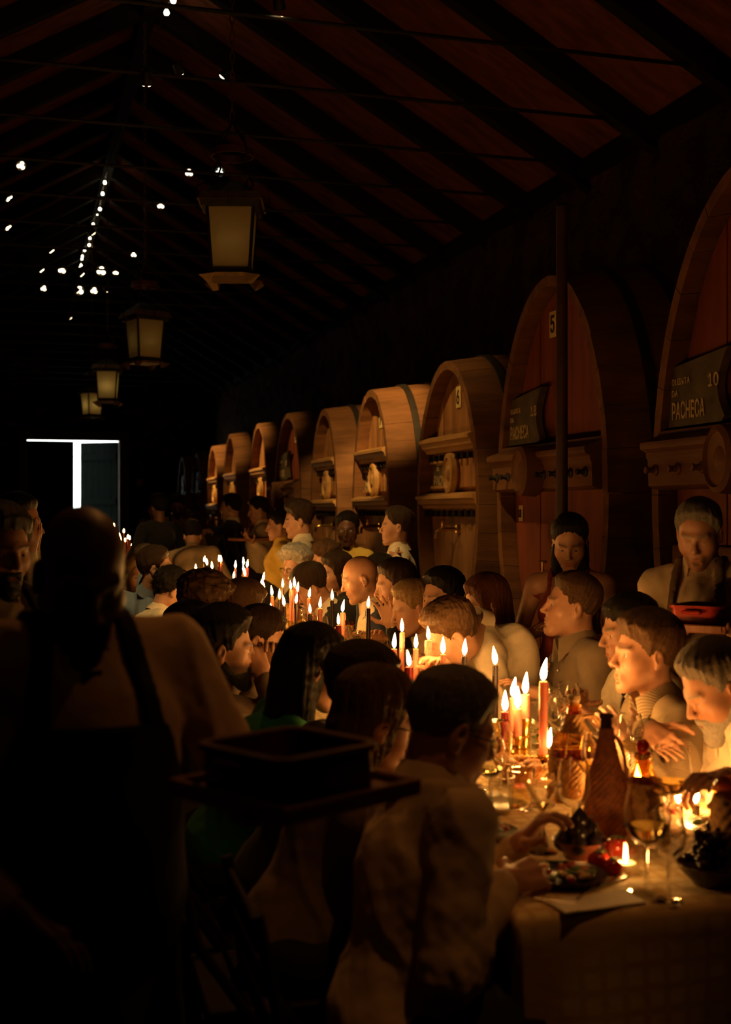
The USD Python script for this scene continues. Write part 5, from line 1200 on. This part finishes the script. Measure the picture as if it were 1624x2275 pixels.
stander('waitress with hair in a bun and white shirt, arms folded', 880, 1172, 8.5, (168, 0, 0), 165, seed=73, hair='dark', style='short', line='back', bun=(0, -.105, .07), fem=1, wear='white', sc=1.06, R=dict(at=P(865, 1245, 8.3), dir=V(-.1, -.9, 0), back=V(-.8, 0, .4)), L=dict(at=P(880, 1240, 8.2), dir=V(-.2, .8, .1), back=V(-.8, 0, .4)))
stander('waitress in glasses and yellow shirt facing the camera', 772, 1178, 9.9, (-112, -6, 0), -115, seed=74, hair='black', style='short', line='back', fem=1, wear='yellow', glasses=1, skin='dark', sc=1.1)
stander('tall man in a white shirt standing in profile', 662, 1158, 10.2, (172, -8, 0), 170, seed=75, hair='dark', wear='white', th=.026, curl=.006, sc=1.14, eye=.4)
stander('woman in a bright yellow shirt with tied dark hair', 619, 1170, 11.4, (170, -4, 0), 172, seed=76, hair='black', style='short', line='back', bun=(0, -.10, .0), fem=1, wear='yellow', skirt=1, sc=1.1)
stander('waitress in a dark skirt carrying a tray', 574, 1135, 12.6, (176, -12, 0), 176, seed=77, hair='black', style='short', line='back', bun=(0, -.09, -.02), fem=1, wear='cream', skirt=1, pants='black', skin='mid', sc=1.06, R=dict(at=P(556, 1200, 12.4), back=V(0, 0, -1)), L=dict(at=P(562, 1205, 12.1), back=V(0, 0, -1)))
stander('man in a dark suit seen from behind the row of diners', 512, 1128, 13.6, (150, 0, 0), 160, seed=78, hair='black', wear='white', jacket='black', sc=1.14, wide=1.1, R=dict(at=P(462, 1180, 13.2), curl=.5))
q = P(428, 1192, 12.4); person('man in pale shirt seen from behind, bending over the table end', q, (80, -30, 0), 78, (q[0] - .05, q[1] - .42, .93), seed=79, hair='black', wear='beige', sc=1.12, wide=1.1, eye=0)
stander('waiter in a yellow lit shirt and dark braces behind the bending man', 394, 1126, 14.0, (-100, -20, 0), -100, seed=80, hair='black', wear='yellow', straps=1, skin='dark', sc=1.05, R=dict(at=P(412, 1150, 13.8), pole=V(.5, 0, -.5)))
stander('figure in black standing left of the bending man', 350, 1128, 13.0, (120, 0, 0), 110, seed=81, hair='black', wear='black', top_style='tee', skin='dark', sc=1.1, eye=0)
# foreground, left
s1 = stander('bald bearded waiter in black apron carrying a tray in the left foreground', 181, 1279, 2.27, (-78, -26, 0), -74, z=.92, off=(-.01, .05), seed=82, hair='black', style='none', beard=.03, stubble=.6, skin='dark', wear='waiter', apron=1, apron_c='black', tie=1, eye=.15, sc=1.04, wide=1.13, shrug=.035, fat=.4, bib=.41, fold=.012, sleeve=1.9,
    L=dict(at=P(560, 1790, 2.12), dir=V(.9, -.1, .1), back=V(0, 0, -1), curl=.15, pole=V(.4, .8, -.6)), R=dict(at=P(40, 2010, 2.15), curl=.3, pole=V(-.8, .2, -.3)))
stander('waiter in apron at the left edge behind the bald waiter', 2, 1222, 3.7, (-62, -10, 0), -66, seed=83, hair='black', wear='white', apron=1, apron_c='black', skin='mid', beard=.01, sc=1.03, eye=.4)
stander('guest with both hands raised to the mouth at the left edge', 42, 1165, 5.4, (-20, -4, 0), -20, seed=84, hair='black', wear='white', skin='mid', eye=.5, R=dict(at=P(62, 1232, 5.15), dir=V(.15, 0, 1), back=V(.2, -.9, .1), curl=.4, pole=V(.3, -.5, -.8)), L=dict(at=P(70, 1226, 5.3), dir=V(.1, 0, 1), back=V(.2, .9, .1), curl=.4, pole=V(.3, .3, -.9)))
# what they hold
def tray(o, ax, w, l, label, mat):
    t = thing('tray', label, 'tray', o, ax); obj('board', rbx(w, l, .014, (0, 0, 0), .004), mat, t, smooth=False)
    for sx, sy, cx, cy in ((w, .014, 0, l / 2 - .007), (w, .014, 0, -l / 2 + .007), (.014, l - .028, w / 2 - .007, 0), (.014, l - .028, -w / 2 + .007, 0)): obj('rim', rbx(sx, sy, .022, (cx, cy, .010), .003), mat, t, smooth=False)
def dish(o, rz, w, l, h, label, mat):
    t = thing('dish', label, 'dish', o, rz)
    pts = [(a * (w / 2 - .03) + .03 * math.cos(q), b * (l / 2 - .03) + .03 * math.sin(q)) for a, b, q0 in ((1, 1, 0), (-1, 1, PI / 2), (-1, -1, PI), (1, -1, 1.5 * PI)) for q in q0 + np.linspace(0, PI / 2, 6)]
    p = Polygon(pts); m = cat([ext(p, .010), ext(p.difference(p.buffer(-.010)), h)]); obj('wall', m, mat, t, smooth=30)
    obj('rim', ext(p.buffer(.010).difference(p.buffer(-.008)), .010, (0, 0, h - .008)), mat, t, smooth=30)
    obj('handle', cat([rbx(.03, .07, .014, (s * (w / 2 + .016), 0, h - .02), .005) for s in (-1, 1)]), mat, t, smooth=False)
    return t
tm = M('tray_wood', (.26, .095, .045), .45, .3, 4, (1, 8, 1), spec=.4); dm = M('dish_clay', (.085, .018, .012), .3, .2, 10, spec=.4)
o = P(655, 1757, 2.02); tray(o, math.radians(29), .30, .30, 'reddish wooden tray carried by the bald waiter', tm); dish(o + V(-.008, .012, .010), math.radians(29), .215, .215, .068, 'dark square clay dish on the bald waiter’s tray'.replace('’s', ''), dm)
o = P(1562, 1392, 4.4); tray(o, math.radians(40), .36, .28, 'wooden tray held by the greying waiter at right', tm); dish(o + V(0, 0, .010), math.radians(40), .22, .17, .07, 'glossy red oven dish on the greying waiter tray', M('dish_red', (.32, .03, .02), .15, .2, 10))
o = P(556, 1200, 12.2); tray(o, .3, .36, .28, 'small tray in the hands of the waitress in dark skirt', tm)
q = P(1386, 1548, 4.22); t = thing('sunglasses', 'dark sunglasses hanging on the shirt of the black haired man', 'sunglasses', q, math.radians(215))
obj('frame_front', cat([tube(np.stack([.002 * np.cos(a), x * .0 + .020 * np.cos(a) * 0, z0 + .026 * np.sin(a)], 1) + np.stack([.02 * np.cos(a), 0 * a, 0 * a], 1), .003, 6, False) for x, z0 in ((1, .032), (-1, -.032)) for a in [np.linspace(0, 2 * PI, 21)]] + [tube([(0, 0, -.008), (.004, 0, 0), (0, 0, .008)], .003, 6)]), M('spectacle_frame', (.02, .015, .012), .3), t, smooth=True)
for z0 in (.032, -.032):
    l = lathe([(0, 0), (.019, 0), (.019, .002), (0, .002)], 18); obj('lens', frame(l, (0, 0, z0), (1, 0, 0), (0, 0, 1.25), (0, -1, 0)), DARKGL, t, smooth=False)
obj('temple', cat([tube([(-.004, x, -.058), (-.012, x * .8, 0), (-.010, x * .6, .07)], .0028, 6) for x in (-.014, .014)]), M('spectacle_frame', (.02, .015, .012), .3), t)
# chairs: folding slatted chairs behind every diner
chm = M('chair_wood', (.018, .010, .006), .6, .3, 4, (1, 1, 6), spec=.2)
def make_chair(p, rz, label):
    t = thing('folding_chair', label, 'chair', p, rz)           # faces +x
    for k in range(4): obj('seat_slat', rbx(.085, .40, .016, (-.145 + .095 * k, 0, .43), .004), chm, t, smooth=False)
    for k in range(3): obj('back_slat', rbx(.014, .40, .055, (-.235 - .012 * k, 0, .62 + .085 * k), .004), chm, t, smooth=False)
    for s in (-1, 1):
        obj('back_leg', tube([(.20, s * .205, .012), (-.05, s * .205, .36), (-.215, s * .205, .60), (-.265, s * .205, .84)], .013, 8), chm, t); obj('front_leg', tube([(-.26, s * .175, .012), (0, s * .175, .27), (.17, s * .175, .42)], .012, 8), chm, t)
    obj('stretcher', tube([(-.16, -.175, .11), (-.16, .175, .11)], .009, 8), chm, t)
    return t
ch0 = None
for i, (r, t_, who) in enumerate([(-.30, .12, 'grey haired man in cream shirt'), (-.40, .66, 'older woman with glasses'), (-.38, 1.08, 'dark haired diner'), (-.46, 1.5, 'woman in green'), (-.56, 2.1, 'bearded man in brown'), (-.40, 2.75, 'woman in the yellow scarf'), (-.56, 3.15, 'black haired diner in black'), (-.50, 3.72, 'wavy haired diner'), (-.40, 4.35, 'brown haired diner'), (-.62, 5.2, 'curly haired man'), (-.55, 6.0, 'man in denim shirt'), (-.64, 6.6, 'bare shouldered woman'), (-.42, 9.3, 'white haired diner'),
   (1.28, .86, 'grey bearded man'), (1.31, 1.28, 'young man in ribbed shirt'), (1.40, 1.76, 'man with hanging sunglasses'), (1.38, 2.24, 'stout man in taupe'), (1.21, 2.67, 'bent young man'), (1.36, 3.1, 'woman with auburn hair'), (1.38, 3.56, 'black haired man in white'), (1.32, 3.98, 'woman with lowered eyes'), (1.36, 4.42, 'man raising his hand'), (1.32, 4.95, 'bald man in navy'), (1.58, 5.5, 'dark skinned guest'), (1.28, 5.85, 'bent man in black suit'), (1.40, 6.45, 'woman in black dress'), (1.52, 6.95, 'curly brown haired guest'), (1.28, 7.35, 'grey haired woman')]):
    a = -TA + (0 if r < .4 else PI); p = TP(r, t_, 0); lb = f'dark slatted folding chair under the {who}'
    if ch0 is None: ch0 = make_chair(p, a, lb)
    else: dup(ch0, p, a, lb)
q = P(985, 1290, 9.6); t = thing('tub', 'low dark wooden tub standing before the cask left of cask 5', 'tub', (q[0], q[1], 0))
for k in range(18):
    a = k * PI / 9; obj('stave', frame(rbx(.10, .03, .95, (0, 0, .475), .004), (.29 * math.cos(a), .29 * math.sin(a), 0), (-math.sin(a), math.cos(a), 0), (math.cos(a), math.sin(a), 0), (0, 0, 1)), stave_m, t, smooth=False)
for z in (.15, .78): obj('hoop', lathe([(.305, z), (.318, z), (.318, z + .05), (.305, z + .05), (.305, z)], 36), hoop_m, t, smooth=30)
obj('lid', lathe([(0, .90), (.28, .90), (.28, .93), (0, .93)], 30), stave_m, t)
# ---------------------------------------------------------------- lanterns and ceiling lamps
frost = usdkit.material(stage, '/World/Looks/frosted_glass', {'p': ('principled_bsdf', {'base_color': (.70, .60, .36), 'roughness': .6, 'specular_ior_level': .3}), 't': ('translucent_bsdf', {'color': (.95, .82, .48)}), 'm': ('mix_closure', {'fac': .55}),
   'tc': ('texture_coordinate', {}), 'n': ('noise_texture', {'scale': 300, 'detail': 2}), 'b': ('bump', {'strength': .3, 'distance': .002})}, [('tc.object', 'n.vector'), ('n.fac', 'b.height'), ('b.normal', 'p.normal'), ('p.BSDF', 'm.closure1'), ('t.BSDF', 'm.closure2')], surface='m.closure')
lant = M('lantern_metal', (.16, .095, .035), .5, .4, 14, metal=.5, bump=.3, bscale=40)
lant_k = M('lantern_frame', (.018, .013, .010), .5, .3, 14, metal=.4)
def prism4(w0, z0, w1, z1):
    v = [(x * w / 2, y * w / 2, z) for w, z in ((w0, z0), (w1, z1)) for x in (-1, 1) for y in (-1, 1)]
    return trimesh.convex.convex_hull(np.array(v))
def lantern(u, vtop, vbot, d, rz, label, lit=0):
    """Pane from vtop to vbot in the picture at depth d."""
    p0, p1 = P(u, vbot, d), P(u, vtop, d); h = p1[2] - p0[2]; s = h / .45
    t = thing('lantern', label, 'lantern', p0, rz); a, b = .143 * s, .175 * s
    for k in range(4):
        c, n = math.cos(k * PI / 2), math.sin(k * PI / 2)
        rot = lambda m: frame(m, (0, 0, 0), (c, n, 0), (-n, c, 0), (0, 0, 1))
        v = [(x * (w - .004), -w + e, z) for w, z in ((a, 0), (b, h)) for x in (-1, 1) for e in (0, .004)]
        obj('pane', rot(trimesh.convex.convex_hull(np.array(v))), frost, t, smooth=False)
        obj('corner_bar', rot(tube([(-a, -a, -.02), (-b, -b, h + .02)], .013 * s, 6)), lant_k, t)
        obj('foot', rot(trimesh.convex.convex_hull(np.array([(x, y, z) for x, y, z in ((-a * 1.62, -a * 1.62, -.075 * s), (-a * .75, -a * 1.5, -.055 * s), (-a * 1.5, -a * .75, -.055 * s), (-a * 1.15, -a * 1.15, -.13 * s), (-a * .9, -a * .9, -.05 * s), (-a * 1.2, -a * .85, -.12 * s))]))), lant, t, smooth=False)
        obj('scroll', rot(tube([(-.10 * s, -.10 * s, h + .17 * s), (-.15 * s, -.15 * s, h + .25 * s), (-.10 * s, -.10 * s, h + .36 * s), (-.12 * s, -.12 * s, h + .46 * s), (-.09 * s, -.09 * s, h + .56 * s), (-.03 * s, -.03 * s, h + .63 * s), (0, 0, h + .70 * s)], .008 * s, 6)), lant_k, t)
        obj('side_hook', rot(tube([(-.24 * s, 0, h + .0 * s), (-.29 * s, 0, h + .08 * s), (-.27 * s, 0, h + .20 * s), (-.20 * s, 0, h + .23 * s), (-.13 * s, 0, h + .24 * s)], .006 * s, 6)), lant_k, t)
    obj('roof_skirt', prism4(.49 * s, h + .045 * s, .43 * s, h + .11 * s), lant, t, smooth=False)
    obj('roof_band', prism4(.43 * s, h + .0, .46 * s, h + .046 * s), lant_k, t, smooth=False)
    obj('roof_top', prism4(.40 * s, h + .11 * s, .14 * s, h + .22 * s), lant_k, t, smooth=False)
    obj('crown_ring', lathe([(.150 * s, h + .42 * s), (.168 * s, h + .42 * s), (.158 * s, h + .475 * s), (.14 * s, h + .475 * s), (.15 * s, h + .42 * s)], 28), M('lantern_red', (.10, .018, .01), .5), t, smooth=30)
    obj('bottom_tray', prism4(.33 * s, -.07 * s, .36 * s, -.045 * s), lant, t, smooth=False); obj('bottom_frame', prism4(.30 * s, -.045 * s, .31 * s, 0.0), lant_k, t, smooth=False)
    obj('bulb', cat([lathe([(0, h * .25), (.03, h * .32), (.035, h * .42), (.018, h * .55), (.014, h * .62), (0, h * .62)], 16)]), M('bulb_glass', (.6, .55, .45), .3), t, smooth=True)
    if lit:
        L = UsdLux.SphereLight.Define(stage, str(t.GetPath()) + '/filament'); L.CreateRadiusAttr(.05); L.CreateIntensityAttr(lit); L.CreateColorAttr((1, .84, .56)); L.AddTranslateOp().Set((0, 0, h * .45))
    zt = ZR - p0[2] - .28; ln = []; z = h + .70 * s; k = 0; lk = .075
    th = np.linspace(0, 2 * PI, 11)
    while z < zt:
        pts = np.stack([.016 * np.cos(th), 0 * th, z + lk * .5 + lk * .62 * np.sin(th)], 1)
        if k % 2: pts = pts[:, [1, 0, 2]]
        ln.append(tube(pts, .0055, 5, False)); z += lk; k += 1
    obj('chain', cat(ln), M('chain_rust', (.13, .050, .018), .55, .5, 30, metal=.4), t, smooth=True)
lantern(516, 471, 601, 9.3, -TH + .02, 'largest hanging lantern, nearest, with one frosted pane in view', .5)
lantern(322, 714, 796, 14.0, -TH + .62, 'second hanging lantern seen on its corner', .5)
lantern(239, 827, 886, 20.0, -TH + .10, 'third hanging lantern with one pale pane in view', 3.0)
lantern(204, 875, 921, 25.0, -TH + .72, 'farthest hanging lantern above the doors, seen on its corner', 3.0)
SPOTC = (1.0, .60, .18)
lensg = glow('lamp_lens', (1.0, .72, .38), 9.0)
lensw = glow('lamp_lens_cool', (.95, 1.0, .80), 3.0)
def spot(u, v, d, size, label, look=None, cool=False, beam=None):
    """A small three-lens spotlight hung on a tie rod, turned towards the point look."""
    p = P(u, v, d); t = thing('spotlight', label, 'lamp', p, group=None)
    ax = unit(np.asarray(look, float) - p) if look is not None else unit((.35, -.45, -1)); x = unit(np.cross(ax, (0.1, .2, 1))); y = np.cross(ax, x); s = size
    up = V_(0, 0, 1)
    hs = lathe([(0, -.11), (.028, -.11), (.040, -.06), (.048, .0), (.044, .0), (.040, -.004), (0, -.006)], 20); hs.vertices *= s
    obj('housing', frame(hs, (0, 0, 0), x, y, ax), IRON, t, smooth=30)
    for k in range(3):
        a = k * 2.094 + .5
        l = lathe([(0, .001), (.0185, .001), (.016, .006), (.008, .010), (0, .011)], 12); l.vertices *= s; l.vertices += (.022 * s * math.cos(a), .022 * s * math.sin(a), 0)
        obj('lens', frame(l, (0, 0, 0), x, y, ax), lensw if cool else lensg, t, smooth=True)
    zr = ZE + .03 - p[2]
    obj('bracket', tube([(-ax[0] * .05, -ax[1] * .05, -ax[2] * .05 * s), (0, 0, max(zr, .12) * .6), (0, 0, max(zr, .12))], .006, 6), IRON, t)
    if beam:
        tgt, inten, cone_ = beam; dv = unit(np.asarray(tgt) - p)
        L = UsdLux.SphereLight.Define(stage, str(t.GetPath()) + '/beam'); L.CreateRadiusAttr(.02); L.CreateIntensityAttr(inten); L.CreateColorAttr( (1.0, .37, .075) if inten < B * .033 else SPOTC)
        z = -dv; xx = unit(np.cross((0, 0, 1), z)); yy = np.cross(z, xx); o = dv * .02
        L.AddTransformOp().Set(Gf.Matrix4d(*xx, 0, *yy, 0, *z, 0, *o, 1))
        sh = UsdLux.ShapingAPI.Apply(L.GetPrim()); sh.CreateShapingConeAngleAttr(cone_); sh.CreateShapingConeSoftnessAttr(.6)
B = 150000.0
tg = lambda i, z=2.4: (XW + .1, CASKS[i][0] * XW, z)
spot(621, 18, 8.7, 1.0, 'spotlight at the top edge right of the lantern chain', (4, 14, 0), beam=(tg(3, 2.45), B * 1.0, 9))
spot(401, 163, 10.1, .9, 'middle of the three spotlights left of the lantern chain', (5, 14, 1), beam=(tg(4, 2.3), B * .30, 8))
spot(331, 165, 10.1, .8, 'leftmost of the three spotlights left of the lantern chain', (5, 12, 3), beam=(tg(2, 2.4), B * .09, 11))
spot(495, 172, 10.1, 1.0, 'spotlight touching the lantern chain', (-2, 12, 1))
spot(488, 382, 12.8, 1.1, 'cool white triple spotlight behind the lantern crown', (1.0, 2, 1.5), True)
spot(420, 384, 12.9, 1.0, 'spotlight left of the lantern crown', (0, 6, .5))
spot(357, 457, 14.3, 1.0, 'spotlight left of the lantern pane', (0, 9, .5))
spot(297, 566, 17.0, .9, 'spotlight above the second lantern', (0, 12, .5))
spot(47, 368, 12.6, 1.1, 'highest spotlight at the left edge', (2, 6, .5)); spot(20, 441, 14.0, 1.1, 'slanting spotlight at the left edge below the highest', (4, 14, .5)); spot(18, 506, 15.4, 1.1, 'lowest of the three spotlights at the left edge', (4, 15, .5))
spot(115, 558, 16.8, 1.0, 'spotlight left of the string of bulbs, uppermost in its cluster', (4, 18, 1)); spot(93, 601, 18.0, 1.0, 'leftmost spotlight in the cluster below the string', (4, 19, 1)); spot(138, 600, 18.0, 1.3, 'spotlight just left of the end of the string', (1, 8, .5))
spot(225, 602, 18.0, 1.6, 'largest round spotlight right of the end of the string', (1, 6, 1)); spot(257, 605, 18.0, 1.0, 'spotlight right of the largest round one', (-1, 10, .5)); spot(97, 641, 19.6, 1.1, 'lower left spotlight of the far cluster', (2, 12, .5))
spot(176, 645, 19.6, 1.7, 'brightest low spotlight left of the far lantern chain', (1, 8, 1)); spot(209, 646, 19.6, 1.3, 'low spotlight on the far lantern chain', (1, 10, .5)); spot(237, 648, 19.6, .7, 'faint low spotlight right of the far lantern chain', (5, 22, 1))
def rod_spot(y, x, tgt, inten, cone_, label):
    p = V_(x, y, ZE - .06); d = np.array([p[0] * sT + p[1] * cT]); spot(812 + FPX * (p[0] * cT - p[1] * sT) / d[0], 1137.5 - (p[2] - CH) * FPX / d[0], d[0], 1.0, label, tgt, beam=(tgt, inten, cone_))
rod_spot(trY[6], 1.9, (.75, 2.5, 1.0), B * .03, 22, 'spotlight on the tie rod beyond the near diners, aimed back at them')
rod_spot(trY[3], 1.7, (.85, 2.75, 1.2), B * .02, 14, 'spotlight on the tie rod right above the near end of the table')
rod_spot(trY[1], 2.6, (.9, 3.2, .6), B * .0014, 40, 'spotlight on the tie rod behind the camera')
rod_spot(trY[7], 1.0, (2.5, 8.9, 1.25), B * .15, 21, 'spotlight on a tie rod aimed at the standing waiting staff')
rod_spot(trY[6], .1, (.72, 7.5, 1.0), B * .15, 10, 'spotlight at left on a tie rod aimed at the curly haired man in white')
rod_spot(trY[9], 1.0, (1.35, 12.7, 1.3), B * .09, 7, 'spotlight on a tie rod aimed at the man bending over the table end')
for i, k, w, lab in ((5, 13, .10, 'plain'), (6, 15, .45, 'well lit'), (7, 16, .28, 'middling'), (8, 18, .6, 'bright narrow')):
    rod_spot(trY[k], .9, tg(i, 2.35), B * w, 9, f'spotlight high on a tie rod aimed at the {lab} far cask')
bulbm = glow('string_bulb', (1.0, .86, .50), 14.0)
pts = []
for k, (u, v, s) in enumerate([(385, 0, 1.3), (370, 27, 1.3), (233, 405, 1.1), (228, 430, 1.1), (222, 464, 1.1), (216, 477, .4), (207, 498, .9), (206, 513, 1), (200, 529, .9), (198, 544, 1), (188, 556, .9), (183, 569, .9), (182, 575, .9), (180, 589, .9), (177, 595, .9)]):
    d = (ZR - .45 - CH) * FPX / (1137.5 - v); p = P(u, v, d); pts.append(p)
    t = thing('string_bulb', 'small white bulb, number %s from the camera along the ridge string' % ['one', 'two', 'three', 'four', 'five', 'six', 'seven', 'eight', 'nine', 'ten', 'eleven', 'twelve', 'thirteen', 'fourteen', 'fifteen'][k], 'bulb', p, group='bulbs on the ridge string')
    m = lathe([(0, -.028), (.018, -.022), (.024, -.006), (.018, .012), (.010, .022), (0, .022)], 12); m.vertices *= s; obj('globe', m, bulbm, t, smooth=True)
    obj('socket', lathe([(0, .02), (.013, .02), (.013, .05), (.004, .06), (0, .06)], 10), IRON, t)
t = thing('light_string', 'thin cable carrying the row of bulbs under the ridge', 'cable', (0, 0, 0)); obj('cable', tube([q + V_(0, 0, .06) for q in pts], .006, 6), IRON, t)
